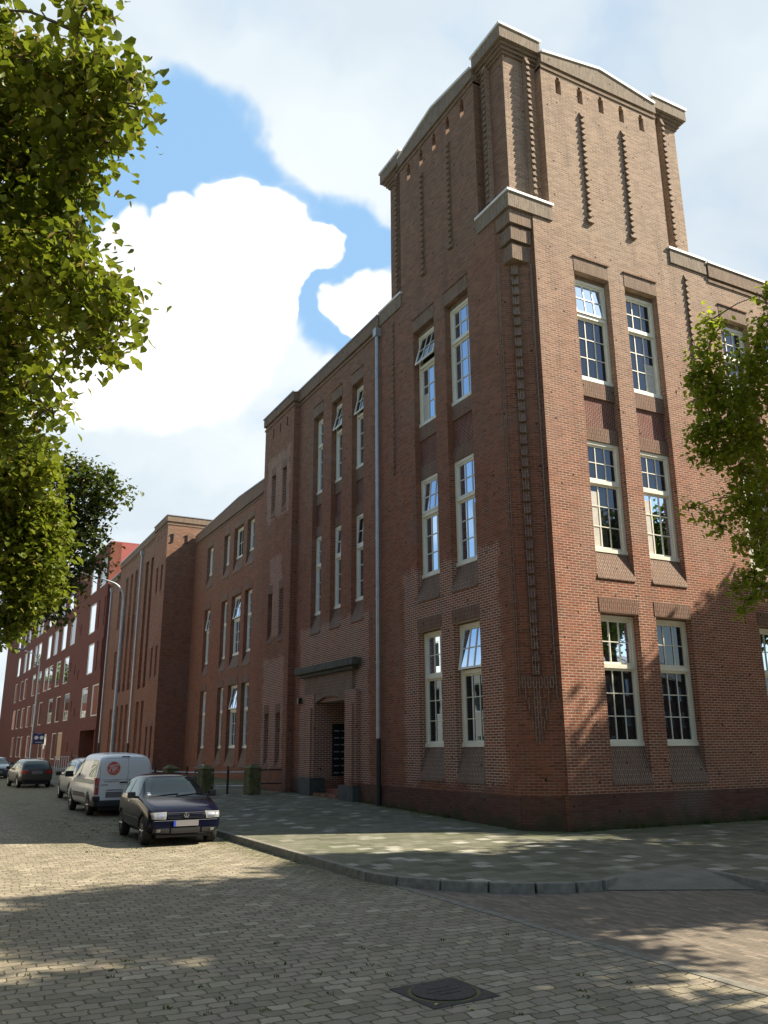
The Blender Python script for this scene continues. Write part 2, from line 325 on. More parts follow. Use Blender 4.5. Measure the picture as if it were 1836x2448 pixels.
# ------------------------------------------------------------------ mesh builder
class MB:
    def __init__(s): s.v = []; s.f = []; s.s = False
    def poly(s, pts):
        i = len(s.v); s.v += [tuple(p) for p in pts]; s.f.append(tuple(range(i, i+len(pts)))); return s
    def hexa(s, p):      # p: 8 points, bottom loop 0-3, top loop 4-7
        i = len(s.v); s.v += [tuple(q) for q in p]
        for a in ((0, 3, 2, 1), (4, 5, 6, 7), (0, 1, 5, 4), (1, 2, 6, 5), (2, 3, 7, 6), (3, 0, 4, 7)): s.f.append(tuple(i+k for k in a))
        return s
    def box(s, x0, x1, y0, y1, z0, z1):
        return s.hexa([(x0, y0, z0), (x1, y0, z0), (x1, y1, z0), (x0, y1, z0), (x0, y0, z1), (x1, y0, z1), (x1, y1, z1), (x0, y1, z1)])
    def prism(s, pts, z0, z1):   # pts: xy polygon
        n = len(pts); i = len(s.v)
        s.v += [(p[0], p[1], z0) for p in pts] + [(p[0], p[1], z1) for p in pts]
        s.f.append(tuple(range(i+n-1, i-1, -1))); s.f.append(tuple(range(i+n, i+2*n)))
        for k in range(n): s.f.append((i+k, i+(k+1) % n, i+n+(k+1) % n, i+n+k))
        return s
    def extr(s, A, B):   # two matching loops
        n = len(A); i = len(s.v); s.v += [tuple(p) for p in A]+[tuple(p) for p in B]
        s.f.append(tuple(range(i+n-1, i-1, -1))); s.f.append(tuple(range(i+n, i+2*n)))
        for k in range(n): s.f.append((i+k, i+(k+1) % n, i+n+(k+1) % n, i+n+k))
        return s
    def tube(s, path, r, n=8, cap=True):
        path = [Vector(p) for p in path]; rs = r if isinstance(r, (list, tuple)) else [r]*len(path)
        base = len(s.v); prev = None
        for k, p in enumerate(path):
            d = (path[min(k+1, len(path)-1)]-path[max(k-1, 0)]).normalized()
            a = d.cross(Vector((0, 0, 1))) if abs(d.z) < .95 else d.cross(Vector((1, 0, 0)))
            if prev is not None:
                a2 = prev - d*prev.dot(d)
                if a2.length > 1e-4: a = a2
            a.normalize(); b = d.cross(a); prev = a
            for j in range(n):
                t = 2*math.pi*j/n; q = p + (a*math.cos(t)+b*math.sin(t))*rs[k]; s.v.append(tuple(q))
        for k in range(len(path)-1):
            for j in range(n):
                s.f.append((base+k*n+j, base+k*n+(j+1) % n, base+(k+1)*n+(j+1) % n, base+(k+1)*n+j))
        if cap:
            s.f.append(tuple(base+j for j in range(n-1, -1, -1))); s.f.append(tuple(base+(len(path)-1)*n+j for j in range(n)))
        return s
    def cyl(s, c, axis, r, h, n=24):
        c = Vector(c); a = Vector(axis).normalized(); return s.tube([c-a*h/2, c+a*h/2], r, n)
    def build(s, name, mat, parent=None, smooth=False, bevel=0):
        me = bpy.data.meshes.new(name); me.from_pydata(s.v, [], s.f)
        bm = bmesh.new(); bm.from_mesh(me); bmesh.ops.recalc_face_normals(bm, faces=bm.faces); bm.to_mesh(me); bm.free()
        if smooth:
            for p in me.polygons: p.use_smooth = True
        o = bpy.data.objects.new(name, me); COL.objects.link(o)
        if mat: me.materials.append(M[mat])
        if parent is not None:
            o.parent = parent; o.matrix_parent_inverse = wmat(parent).inverted()
        if bevel:
            bv = o.modifiers.new('bevel', 'BEVEL'); bv.width = bevel; bv.segments = 2; bv.limit_method = 'ANGLE'
        return o
def split(mb, name, mat, parent):
    """one object for each separate piece of a builder"""
    par = list(range(len(mb.v)))
    def fd(a):
        while par[a] != a: par[a] = par[par[a]]; a = par[a]
        return a
    for f in mb.f:
        for q in f[1:]: par[fd(q)] = fd(f[0])
    g = {}
    for f in mb.f: g.setdefault(fd(f[0]), []).append(f)
    for fs in g.values():
        ids = sorted({i for f in fs for i in f}); mp = {i: k for k, i in enumerate(ids)}
        m2 = MB(); m2.v = [mb.v[i] for i in ids]; m2.f = [tuple(mp[i] for i in f) for f in fs]; m2.build(name, mat, parent)
def wmat(o):
    mm = o.matrix_basis.copy()
    return mm if o.parent is None else wmat(o.parent) @ o.matrix_parent_inverse @ mm
def thing(name, label, cat, loc=(0, 0, 0), rotz=0, group=None):
    o = bpy.data.objects.new(name, None); COL.objects.link(o); o.location = loc; o.rotation_euler = (0, 0, rotz)
    o.empty_display_size = .3; o['label'] = label; o['category'] = cat
    if group: o['group'] = group
    return o
def tag(o, label, cat, group=None, kind=None):
    o['label'] = label; o['category'] = cat
    if group: o['group'] = group
    if kind: o['kind'] = kind
    return o
def struct(o): o['kind'] = 'structure'; return o
def setmat_local(o):  # local-space mesh placed by its parent
    o.matrix_parent_inverse = Matrix.Identity(4); return o
# facade frames: (u along the wall, z up, d depth into the wall) -> world
class Fr:
    def __init__(s, o, du, dn): s.o = Vector(o); s.du = Vector(du); s.dn = Vector(dn)
    def p(s, u, z, d=0): q = s.o+s.du*u+s.dn*d; return (q.x, q.y, q.z+z)
    def box(s, mb, u0, u1, z0, z1, d0, d1):
        return mb.hexa([s.p(u0, z0, d0), s.p(u1, z0, d0), s.p(u1, z0, d1), s.p(u0, z0, d1), s.p(u0, z1, d0), s.p(u1, z1, d0), s.p(u1, z1, d1), s.p(u0, z1, d1)])
    def slope(s, mb, u0, u1, z0, z1, dtop, dbot, under=.12):
        # sloping brick apron from the sill (z1, depth dtop) out to the wall foot (z0, depth dbot)
        return mb.hexa([s.p(u0, z0, dbot), s.p(u1, z0, dbot), s.p(u1, z0, dtop+.1), s.p(u0, z0, dtop+.1), s.p(u0, z0+.05, dbot), s.p(u1, z0+.05, dbot), s.p(u1, z1, dtop), s.p(u0, z1, dtop)]) if under < 0 else \
            mb.extr([s.p(u0, z0, dbot), s.p(u0, z0+.03, dbot), s.p(u0, z1, dtop), s.p(u0, z1, dtop+.06), s.p(u0, z0, dtop+.06)],
                    [s.p(u1, z0, dbot), s.p(u1, z0+.03, dbot), s.p(u1, z1, dtop), s.p(u1, z1, dtop+.06), s.p(u1, z0, dtop+.06)])
def facade(mb, fr, u0, u1, z0, z1, holes, d=0, rev=.45):
    us = sorted({u0, u1, *[h[0] for h in holes], *[h[1] for h in holes]}); zs = sorted({z0, z1, *[h[2] for h in holes], *[h[3] for h in holes]})
    us = [u for u in us if u0 <= u <= u1]; zs = [z for z in zs if z0 <= z <= z1]
    for a, b in zip(us, us[1:]):
        run = None
        for c, e in zip(zs, zs[1:]):
            cu, cz = (a+b)/2, (c+e)/2
            if any(h[0] < cu < h[1] and h[2] < cz < h[3] for h in holes):
                if run: mb.poly([fr.p(a, run[0], d), fr.p(b, run[0], d), fr.p(b, run[1], d), fr.p(a, run[1], d)]); run = None
            else: run = (run[0], e) if run else (c, e)
        if run: mb.poly([fr.p(a, run[0], d), fr.p(b, run[0], d), fr.p(b, run[1], d), fr.p(a, run[1], d)])
    for h in holes:
        a, b, c, e = h[:4]; r = h[4] if len(h) > 4 else rev
        mb.poly([fr.p(a, c, d), fr.p(a, e, d), fr.p(a, e, d+r), fr.p(a, c, d+r)]); mb.poly([fr.p(b, c, d), fr.p(b, e, d), fr.p(b, e, d+r), fr.p(b, c, d+r)])
        mb.poly([fr.p(a, e, d), fr.p(b, e, d), fr.p(b, e, d+r), fr.p(a, e, d+r)]); mb.poly([fr.p(a, c, d), fr.p(b, c, d), fr.p(b, c, d+r), fr.p(a, c, d+r)])
    return mb
def window(root, fr, u0, u1, z0, z1, ztr, cols, tr, br_, D=.20, openang=0, curtain=0, flip=False, glassmat='window_glass'):
    """painted wooden window: frame, transom, two glazed sashes with bars"""
    F = MB(); fw = .085 if (u1-u0) > 1 else .075
    fr.box(F, u0, u0+fw, z0+.10, z1-.09, D, D+.12); fr.box(F, u1-fw, u1, z0+.10, z1-.09, D, D+.12)
    fr.box(F, u0, u1, z1-.09, z1, D, D+.12); fr.box(F, u0, u1, z0, z0+.10, D-.035, D+.12)
    if ztr: fr.box(F, u0+fw, u1-fw, ztr-.05, ztr+.05, D-.03, D+.12)
    wn = F.build('window', 'window_paint', root)
    def sash(a0, a1, b0, b1, nc, nr, ang):
        G = MB(); sw = .055; d0 = D+.035
        piv = b1
        def q(u, z, d):
            dz = z-piv; dd = -math.sin(ang)*(-dz); zz = piv+dz*math.cos(ang)
            return fr.p(u, zz, d+dd)
        def bx(mb, x0, x1, y0, y1, e0, e1):
            mb.hexa([q(x0, y0, e0), q(x1, y0, e0), q(x1, y0, e1), q(x0, y0, e1), q(x0, y1, e0), q(x1, y1, e0), q(x1, y1, e1), q(x0, y1, e1)])
        bx(G, a0, a0+sw, b0, b1, d0, d0+.045); bx(G, a1-sw, a1, b0, b1, d0, d0+.045)
        bx(G, a0+sw, a1-sw, b0, b0+sw, d0, d0+.045); bx(G, a0+sw, a1-sw, b1-sw, b1, d0, d0+.045)
        for k in range(1, nc):
            c = a0+sw+(a1-a0-2*sw)*k/nc; bx(G, c-.012, c+.012, b0+sw, b1-sw, d0+.008, d0+.04)
        for k in range(1, nr):
            c = b0+sw+(b1-b0-2*sw)*k/nr; bx(G, a0+sw, a1-sw, c-.011, c+.011, d0+.006, d0+.038)
        G.build('sash', 'window_paint', wn)
        P = MB(); P.poly([q(a0+sw, b0+sw, d0+.03), q(a1-sw, b0+sw, d0+.03), q(a1-sw, b1-sw, d0+.03), q(a0+sw, b1-sw, d0+.03)]); P.build('pane', glassmat, wn)
    if ztr:
        sash(u0+fw, u1-fw, z0+.10, ztr-.05, cols, br_, 0); sash(u0+fw, u1-fw, ztr+.05, z1-.09, cols, tr, openang)
        if openang: K = MB(); K.poly([fr.p(u0+fw, ztr, D+.10), fr.p(u1-fw, ztr, D+.10), fr.p(u1-fw, z1-.09, D+.10), fr.p(u0+fw, z1-.09, D+.10)]); K.build('room', 'dark_inside', wn)
    else: sash(u0+fw, u1-fw, z0+.10, z1-.09, cols, br_, openang)
    if curtain:
        K = MB(); a, b = (u1-fw-.42, u1-fw-.06) if flip else (u0+fw+.06, u0+fw+.42)
        fr.box(K, a, b, z0+.12, z0+.12+curtain, D+.058, D+.0595); K.build('curtain', 'curtain', wn)
    return wn
def rib(root, fr, uc, z0, z1, w=.11, out=-.095, back=0.0, pitch=.2, foot=True):
    """a column of saw-tooth bricks"""
    m = MB(); n = int((z1-z0)/pitch)
    for k in range(n):
        zb = z0+k*pitch; zt = zb+pitch*.96; ww = w*(1.0 if k or not foot else 1.9); o = out*(1 if k or not foot else 1.1)
        A = [(zb, back), (zb, back+o), (zt, back+o*.12), (zt, back)]
        m.extr([fr.p(uc-ww/2, z, d) for z, d in A], [fr.p(uc+ww/2, z, d) for z, d in A])
    return m.build('brick_rib', 'soldier_brick', root)
def lintel(mb, fr, u0, u1, z0, z1):
    """upright bricks over an opening: set back a little, under a small projecting course"""
    fr.box(mb, u0, u1, z0, z1-.012, .0, .03)
# ================================================================== MAIN BUILDING
FL = Fr((0, 0, 0), (0, 1, 0), (1, 0, 0)); FR_ = Fr((0, 0, 0), (1, 0, 0), (0, 1, 0))
FS = Fr((-.25, 0, 0), (0, 1, 0), (1, 0, 0)); FW = Fr((1.6, 0, 0), (0, 1, 0), (1, 0, 0))
school = thing('school_building', 'long old brown brick building with a tall square corner tower, stepped roofline and cream windows', 'building', (0, 0, 0))
G0 = -.1   # walls start just under the pavement
def bay_holes(cols, wd):
    H = []
    for c in cols: H += [(c, c+wd, 5.95, 14.52), (c, c+wd, 1.09, 5.10)]
    return H
def bay_fill(fr, cols, wd, opens, ground=True, nc=3, tall=True):
    """between the jambs of each window column: windows, aprons, soldier bands and recessed panel"""
    L = MB(); AP = MB(); SB = MB(); PN = MB()
    for i, c in enumerate(cols):
        a, b = c+.002, c+wd-.002; op = opens.get(i, (0, 0, 0))
        window(school, fr, a, b, 11.36, 14.40, 13.30, nc, 2, 3, openang=op[0], curtain=.9 if nc == 3 and i % 2 else 0, flip=i % 2)
        SB_lo = fr.box(SB, a, b, 10.90, 11.345, .155, .35); fr.box(PN, a, b, 10.05, 10.90, .215, .35); fr.box(SB, a, b, 9.66, 10.05, .155, .35)
        fr.box(SB, a, b, 14.405, 14.519, .18, .35)
        window(school, fr, a, b, 6.66, 9.65, 8.53, nc, 2, 3, openang=op[1], curtain=1.5 if nc == 3 else 0)
        fr.slope(AP, a, b, 5.93, 6.655, .19, -.035)
        fr.box(L, a-.0, b+.0, 14.523, 14.95, -.012, .03)
        if ground:
            window(school, fr, a, b, 1.94, 5.06, 3.82, nc, 2, 3, openang=op[2])
            fr.slope(AP, a, b, 1.07, 1.935, .19, -.035)
            fr.box(L, a-.03, b+.03, 5.103, 5.47, -.014, .03)
            fr.box(SB, a, b, 5.062, 5.099, .18, .35)
    split(L, 'lintel', 'soldier_brick', school); split(AP, 'brick_apron', 'dark_soldier_brick', school)
    split(SB, 'soldier_band', 'soldier_brick', school); split(PN, 'brick_panel', 'panel_brick', school)
def labelrecess(fr, cols, wd):
    # thin dark joint line round the lintels
    m = MB()
    for c in cols:
        fr.box(m, c-.02, c+wd+.02, 14.952, 14.985, -.05, .0)
    split(m, 'drip_course', 'wall_brick', school)
# --- left street front of the tower + first bay
colsT = [2.09, 3.95]; colsB = [8.73, 10.49, 12.22]
wallm = MB()
PO = (9.84, 12.35, G0, 3.47)
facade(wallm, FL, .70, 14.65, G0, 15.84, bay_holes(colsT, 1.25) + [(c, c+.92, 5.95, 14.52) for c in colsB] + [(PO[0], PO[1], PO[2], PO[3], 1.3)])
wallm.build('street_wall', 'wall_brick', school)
bay_fill(FL, colsT, 1.25, {0: (0, 0, R_(9)), 1: (R_(15), R_(5), 0)})
bay_fill(FL, colsB, .92, {0: (R_(12), R_(4), 0), 1: (R_(14), R_(4), 0), 2: (0, 0, 0)}, ground=False, nc=2)
labelrecess(FL, colsT, 1.25); labelrecess(FL, colsB, .92)
# --- sunny front
colsR = [2.11, 3.94]; colsR2 = [7.78, 9.64, 11.5, 16.2, 18.0, 19.8]
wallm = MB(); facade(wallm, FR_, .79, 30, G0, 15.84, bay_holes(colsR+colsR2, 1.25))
wallm.build('sunny_wall', 'sunlit_tint_brick', school)
bay_fill(FR_, colsR, 1.25, {0: (R_(6), 0, 0), 1: (0, 0, 0)}); bay_fill(FR_, colsR2, 1.25, {3: (R_(10), 0, 0)})
labelrecess(FR_, colsR, 1.25); labelrecess(FR_, colsR2, 1.25)
# --- chamfered corner
A = Vector((0, .70, 0)); B = Vector((.79, .13, 0)); du = (B-A).normalized(); Lc = (B-A).length; dn = Vector((-du.y, du.x, 0))
if dn.x < 0: dn = -dn
FC = Fr(A, du, dn)
m_ = MB(); m_.poly([FC.p(0, G0), FC.p(Lc, G0), FC.p(Lc, 15.84), FC.p(0, 15.84)])
m_.poly([(.79, 0, G0), (.79, .13, G0), (.79, .13, 15.84), (.79, 0, 15.84)]); m_.build('corner_wall', 'wall_brick', school)
m_ = MB(); FC.box(m_, 0, Lc, G0, .86, -.012, 0); m_.build('plinth', 'plinth_brick', school)
rib(school, FC, Lc*.5, 3.55, 14.4, w=.17, out=-.11, back=-.045, pitch=.30, foot=False)
m_ = MB(); FC.box(m_, Lc*.5-.11, Lc*.5+.11, 3.55, 14.4, -.045, 0); FC.box(m_, .02, .09, 3.0, 14.4, -.03, 0); FC.box(m_, Lc-.09, Lc-.02, 3.0, 14.4, -.03, 0); FC.box(m_, Lc*.5-.40, Lc*.5+.40, 3.25, 3.52, -.05, 0)
for k in range(5):
    ww = .27-.05*k; zt = 3.25-.25*k*.9
    for sg in (-1, 1): FC.box(m_, Lc*.5+sg*ww-.03, Lc*.5+sg*ww+.03, zt-.28, zt, -.045+.005*k, 0)
FC.box(m_, Lc*.5-.10, Lc*.5+.10, 2.35, 3.25, -.03, 0); FC.box(m_, Lc*.5-.035, Lc*.5+.035, 2.0, 2.35, -.03, 0)
m_.build('corner_ornament', 'soldier_brick', school)
m_ = MB()
for (z0, z1, c) in ((15.42, 15.84, .03), (14.95, 15.36, .09), (14.42, 14.88, .15)):
    m_.prism([(c, .72-c*.5), (c, c), (.785-c*.2, c), (.785-c*.2, .5), (.5, .72-c*.5)], z0, z1)
m_.build('corbel', 'soldier_brick', school)
# --- tower head (four sides)
FB = Fr((7.35, 0, 0), (0, 1, 0), (-1, 0, 0)); FD = Fr((0, 7.35, 0), (1, 0, 0), (0, -1, 0))
for fr, vis in ((FR_, 1), (FL, 1), (FB, 0), (FD, 0)):
    m_ = MB(); hs = []
    for c in (2.04, 2.86, 3.68, 4.50, 5.32): hs += [(c-.10, c+.10, 20.33, 20.83), (c-.055, c+.055, 20.831, 20.93)]
    facade(m_, fr, 1.41, 5.94, 15.84, 21.2, hs, rev=.34)
    for s0 in (1.41, 5.94): m_.poly([fr.p(s0, 15.84, 0), fr.p(s0, 21.2, 0), fr.p(s0, 21.2, .34), fr.p(s0, 15.84, .34)])
    facade(m_, fr, 1.41, 5.94, 15.84, 21.2, hs, d=.34, rev=0)
    for a, b in ((.26, 1.41), (5.94, 7.09)): m_.poly([fr.p(a, 15.84, .26), fr.p(b, 15.84, .26), fr.p(b, 21.5, .26), fr.p(a, 21.5, .26)])
    m_.build('tower_wall', 'sunlit_tint_brick' if fr is not FL else 'wall_brick', school)
    for c in (2.83, 4.45): rib(school, fr, c, 16.2, 20.1)
    for c in (1.0, 6.35):
        rib(school, fr, c, 16.4, 21.3, w=.12, out=-.07, back=.095, foot=False)
        m_ = MB(); fr.box(m_, c-.055, c+.055, 16.35, 21.3, .097, .262); m_.build('brick_fin', 'sunlit_tint_brick', school)
    b_ = MB(); fr.box(b_, 1.41, 5.94, 21.02, 21.10, -.035, .3)
    b_.build('string_course', 'soldier_brick', school)
    b_ = MB(); A1 = [(1.41, 21.19), (5.94, 21.19), (5.94, 21.52), (3.68, 21.86), (1.41, 21.52)]
    b_.extr([fr.p(u, z, -.07) for u, z in A1], [fr.p(u, z, .36) for u, z in A1]); b_.build('gable_band', 'tower_cap_brick', school)
    b_ = MB(); A1 = [(1.43, 21.522), (3.68, 21.862), (5.92, 21.522), (5.92, 21.60), (3.68, 21.94), (1.43, 21.60)]
    b_.extr([fr.p(u, z, -.11) for u, z in A1], [fr.p(u, z, .42) for u, z in A1]); b_.build('lead_coping', 'white_lead', school)
for cx_, cy_ in ((0, 0), (1, 0), (0, 1), (1, 1)):
    def cb(mb, a, b, z0, z1):
        x0, x1 = (a, b) if not cx_ else (7.35-b, 7.35-a); y0, y1 = (a, b) if not cy_ else (7.35-b, 7.35-a); mb.box(x0, x1, y0, y1, z0, z1)
    c_ = MB()
    for k, (z0, z1) in enumerate(((21.20, 21.28), (21.29, 21.38), (21.39, 21.49))): cb(c_, .20-.06*k, 1.405, z0, z1)
    c_.build('corbel', 'soldier_brick', school)
    c_ = MB(); cb(c_, -.02, 1.425, 21.495, 21.89); c_.build('pier_cap', 'tower_cap_brick', school)
    c_ = MB(); cb(c_, -.06, 1.465, 21.892, 21.97); c_.build('lead_coping', 'white_lead', school)
    c_ = MB(); cb(c_, -.05, 1.455, 15.845, 16.30); c_.build('shoulder', 'tower_cap_brick', school)
    c_ = MB(); cb(c_, -.09, 1.49, 16.302, 16.37); c_.build('lead_coping', 'white_lead', school)
m_ = MB(); m_.box(.3, 7.05, .3, 7.05, 15.9, 19.6); m_.build('tower_roof', 'roof_felt', school)
m_ = MB()
m_.poly([(7.35, 7.35, 0), (7.35, 0.4, 0), (7.35, .4, 16.2), (7.35, 7.35, 16.2)]); m_.poly([(.4, 7.35, 0), (7.35, 7.35, 0), (7.35, 7.35, 16.2), (.4, 7.35, 16.2)]); m_.build('rear_wall', 'wall_brick', school)
# --- parapets of the wings
def parapet(fr, u0, u1, zt=16.25, gable=None, coping='zinc'):
    b_ = MB(); fr.box(b_, u0, u1, zt-.62, zt-.54, -.04, .3); b_.build('string_course', 'soldier_brick', school)
    b_ = MB()
    A1 = [(u0, zt-.46), (u1, zt-.46), (u1, zt)] + ([(gable, zt+.3)] if gable else []) + [(u0, zt)]
    b_.extr([fr.p(u, z, -.08) for u, z in A1], [fr.p(u, z, .4) for u, z in A1]); b_.build('parapet', 'soldier_brick', school)
    b_ = MB()
    pts = [(u0, zt)] + ([(gable, zt+.3)] if gable else []) + [(u1, zt)]
    lo = [(u, z+.002) for u, z in pts]; hi = [(u, z+.06) for u, z in reversed(pts)]
    b_.extr([fr.p(u, z, -.12) for u, z in lo+hi], [fr.p(u, z, .46) for u, z in lo+hi]); b_.build('coping', coping, school)
parapet(FL, 7.46, 14.65); parapet(FR_, 7.46, 30, 16.25, coping='white_lead')
rib(school, FL, 6.48, 10.2, 15.75, w=.07, out=-.07, foot=False); rib(school, FR_, 6.47, 11.0, 15.75, w=.10, out=-.08, foot=False)
m_ = MB(); m_.box(.02, 9.5, 7.4, 18.1, 15.0, 15.83); m_.box(7.4, 29.98, .02, 9, 15.0, 15.83); m_.build('roof', 'roof_felt', school)
m_ = MB(); m_.poly([(9.5, 7.35, 0), (9.5, 60, 0), (9.5, 60, 15), (9.5, 7.35, 15)]); m_.poly([(9.5, 9, 0), (30, 9, 0), (30, 9, 15.8), (9.5, 9, 15.8)]); m_.poly([(30, 0, 0), (30, 9, 0), (30, 9, 15.8), (30, 0, 15.8)])
m_.build('rear_wall', 'wall_brick', school)
# --- stair towers (near and far)
def stair_tower(y0, y1, near):
    fr = FS; cols = [(y0+.70, y0+1.20), (y0+1.95, y0+2.45)]
    hs = []
    for a, b in cols: hs += [(a, b, 11.35, 13.2), (a, b, 6.0, 8.08), (a, b, 1.15, 3.25)]
    for k in range(3): c = y0+.78+.82*k; hs.append((c-.07, c+.07, 15.0, 15.42))
    m_ = MB(); facade(m_, fr, y0, y1, G0, 15.8, hs, rev=.32)
    for yy in (y0, y1): m_.poly([(-.25, yy, G0), (4, yy, G0), (4, yy, 15.8), (-.25, yy, 15.8)])
    m_.build('stair_tower_wall', 'wall_brick', school)
    n_ = MB(); AP = MB(); Lm = MB()
    for a, b in cols:
        for z0, z1 in ((11.35, 13.2), (6.0, 8.08), (1.15, 3.25)):
            n_.poly([fr.p(a, z0, .315), fr.p(b, z0, .315), fr.p(b, z1, .315), fr.p(a, z1, .315)])
            fr.slope(AP, a+.002, b-.002, z0-.01, z0+.72, .24, -.03); fr.box(Lm, a, b, z1+.002, z1+.34, -.012, .02)
    split(n_, 'slit_window', 'window_glass', school); split(AP, 'brick_apron', 'soldier_brick', school); split(Lm, 'lintel', 'soldier_brick', school)
    k_ = MB(); k_.box(-.33, 4.05, y0-.06, y1+.06, 15.83, 16.20); k_.build('parapet', 'soldier_brick', school)
    k_ = MB(); k_.box(-.29, 4.0, y0-.03, y1+.03, 15.62, 15.70); k_.build('string_course', 'soldier_brick', school)
    k_ = MB(); k_.box(-.37, 4.09, y0-.10, y1+.10, 16.202, 16.25); k_.build('coping', 'zinc', school)
stair_tower(14.65, 18.1, True); stair_tower(36.0, 39.5, False)
k_ = MB()
for x_ in (.1, 1.0):
    k_.box(x_-.03, x_+.03, 35.93, 35.99, 14.55, 14.95); k_.box(x_-.14, x_+.03, 35.93, 35.985, 14.96, 15.02); k_.box(x_-.14, x_+.03, 35.93, 35.985, 14.48, 14.54)
split(k_, 'wall_anchor', 'black_iron', school)
# --- set-back wing
c4 = [(21.1, 22.25), (24.63, 25.78), (26.42, 28.0), (28.77, 29.83), (32.0, 33.2)]
hs = []
for a, b in c4: hs += [(a, b, 11.1, 13.62), (a, b, 5.97, 9.82), (a, b, 1.05, 5.11)]
m_ = MB(); facade(m_, FW, 18.1, 36.0, G0, 14.35, hs); m_.build('wing_wall', 'wall_brick', school)
L = MB(); AP = MB()
for i, (a, b) in enumerate(c4):
    a += .002; b -= .002; nc = 3 if b-a > 1.3 else 2
    window(school, FW, a, b, 11.92, 13.61, 0, nc, 2, 2); window(school, FW, a, b, 6.66, 9.81, 8.55, nc, 2, 3, openang=R_(9) if i in (2, 4) else 0)
    window(school, FW, a, b, 1.94, 5.10, 3.82, nc, 2, 3, openang=R_(9) if i == 2 else 0)
    for z0, z1 in ((11.08, 11.915), (5.95, 6.655), (1.03, 1.935)): FW.slope(AP, a, b, z0, z1, .19, -.035)
    for z0, z1 in ((13.622, 13.95), (9.822, 10.2), (5.112, 5.47)): FW.box(L, a, b, z0, z1, -.012, .03)
split(L, 'lintel', 'soldier_brick', school); split(AP, 'brick_apron', 'dark_soldier_brick', school)
parapet(FW, 18.12, 35.93, 14.95, gable=27.2)
m_ = MB(); m_.box(1.62, 9.5, 18.1, 36.0, 14.0, 14.34); m_.build('roof', 'roof_felt', school)
# --- far bay
FF = Fr((0, 0, 0), (0, 1, 0), (1, 0, 0))
hs = []
cf = [40.5, 42.15]; cf2 = [45.7, 47.35, 49.1]
for c in cf: hs += [(c, c+.9, 5.8, 14.5, .9), (c, c+.9, 1.1, 4.96)]
for c in cf2: hs += [(c, c+.92, 5.95, 14.6), (c, c+.92, 1.1, 4.95)]
for z0, z1 in ((10.9, 14.0), (6.3, 9.2), (1.7, 4.85)): hs.append((51.55, 52.45, z0, z1))
m_ = MB(); facade(m_, FF, 39.5, 56.4, G0, 15.1, hs); FF.box(m_, 39.5, 52.5, 15.1, 15.8, 0, .4); m_.build('far_wall', 'wall_brick', school)
for c in cf2:
    for z0, z1 in ((11.4, 14.5), (6.55, 9.6), (1.75, 4.9)): window(school, FF, c+.002, c+.918, z0, z1, z0+(z1-z0)*.62, 2, 2, 3)
    b_ = MB(); FF.box(b_, c+.002, c+.918, 9.61, 11.39, .21, .35); split(b_, 'brick_panel', 'panel_brick', school)
for z0, z1 in ((10.9, 14.0), (6.3, 9.2), (1.7, 4.85)): window(school, FF, 51.552, 52.448, z0, z1, z0+(z1-z0)*.62, 2, 2, 3)
for c in cf:
    window(school, FF, c+.002, c+.898, 1.76, 4.95, 3.7, 2, 2, 3)
    b_ = MB(); b_.poly([FF.p(c, 5.8, .7), FF.p(c+.9, 5.8, .7), FF.p(c+.9, 14.5, .7), FF.p(c, 14.5, .7)]); b_.build('niche_back', 'panel_brick', school)
parapet(FF, 39.6, 52.5); parapet(FF, 52.52, 56.4, 15.55)
m_ = MB(); m_.box(.02, 9.5, 39.5, 56.4, 14.5, 15.05); m_.build('roof', 'roof_felt', school)
m_ = MB(); m_.poly([(0, 56.4, 0), (9.5, 56.4, 0), (9.5, 56.4, 15.1), (0, 56.4, 15.1)]); m_.build('rear_wall', 'wall_brick', school)
# --- plinth courses
m_ = MB(); FL.box(m_, .70, 9.0, G0, .86, -.03, 0); FL.box(m_, 13.4, 14.64, G0, .86, -.03, 0); FR_.box(m_, .79, 30, G0, .90, -.012, 0); split(m_, 'plinth', 'plinth_brick', school)
# --- drain pipes
def pipe(y, z0, z1, zb):
    p = MB(); p.tube([(-.11, y, zb), (-.11, y, z1)], .062, 12)
    p.box(-.21, -.005, y-.11, y+.11, z1, z1+.30)
    for z in np.arange(zb+.3, z1, 1.95): p.cyl((-.11, y, z), (0, 0, 1), .074, .05, 12)
    o = p.build('drain_pipe', 'zinc', school, smooth=False)
    q = MB(); q.tube([(-.11, y, z0), (-.11, y, zb)], .075, 12); q.build('pipe_foot', 'black_iron', o)
pipe(7.47, .2, 15.45, 2.2); pipe(44.2, .2, 15.3, 2.3); pipe(55.5, .2, 14.5, 2.4)
# --- entrance portal
po = MB(); FL.box(po, 8.86, 13.78, 4.50, 4.74, -.34, 0); FL.box(po, 9.05, 13.6, 4.38, 4.498, -.22, 0); po.build('portal_hood', 'hood_stone', school, bevel=.02)
po = MB(); FL.box(po, 9.35, 13.3, 3.75, 4.378, -.10, 0)
A1 = [(9.9, 3.748), (12.6, 3.748), (12.55, 3.40), (11.6, 3.62), (10.6, 3.62), (9.9, 3.42)]
po.extr([FL.p(u, z, -.10) for u, z in A1], [FL.p(u, z, .5) for u, z in A1]); po.build('portal_lintel', 'dark_soldier_brick', school)
po = MB()
for a, b in ((9.0, 9.82), (12.37, 13.2)):
    FL.box(po, a, b, .80, 3.746 if a > 10 else 3.746, -.13, 0)
    FL.box(po, a+.15, b-.15, .80, 3.30, -.19, -.132)
split(po, 'portal_pier', 'wall_brick', school)
po = MB(); FL.box(po, 8.92, 10.0, .0, .80, -.26, .3); FL.box(po, 12.32, 13.35, .0, .95, -.26, .3)
FL.box(po, 12.352, 12.40, .0, .95, .3, 1.3); split(po, 'portal_plinth', 'bluestone', school)
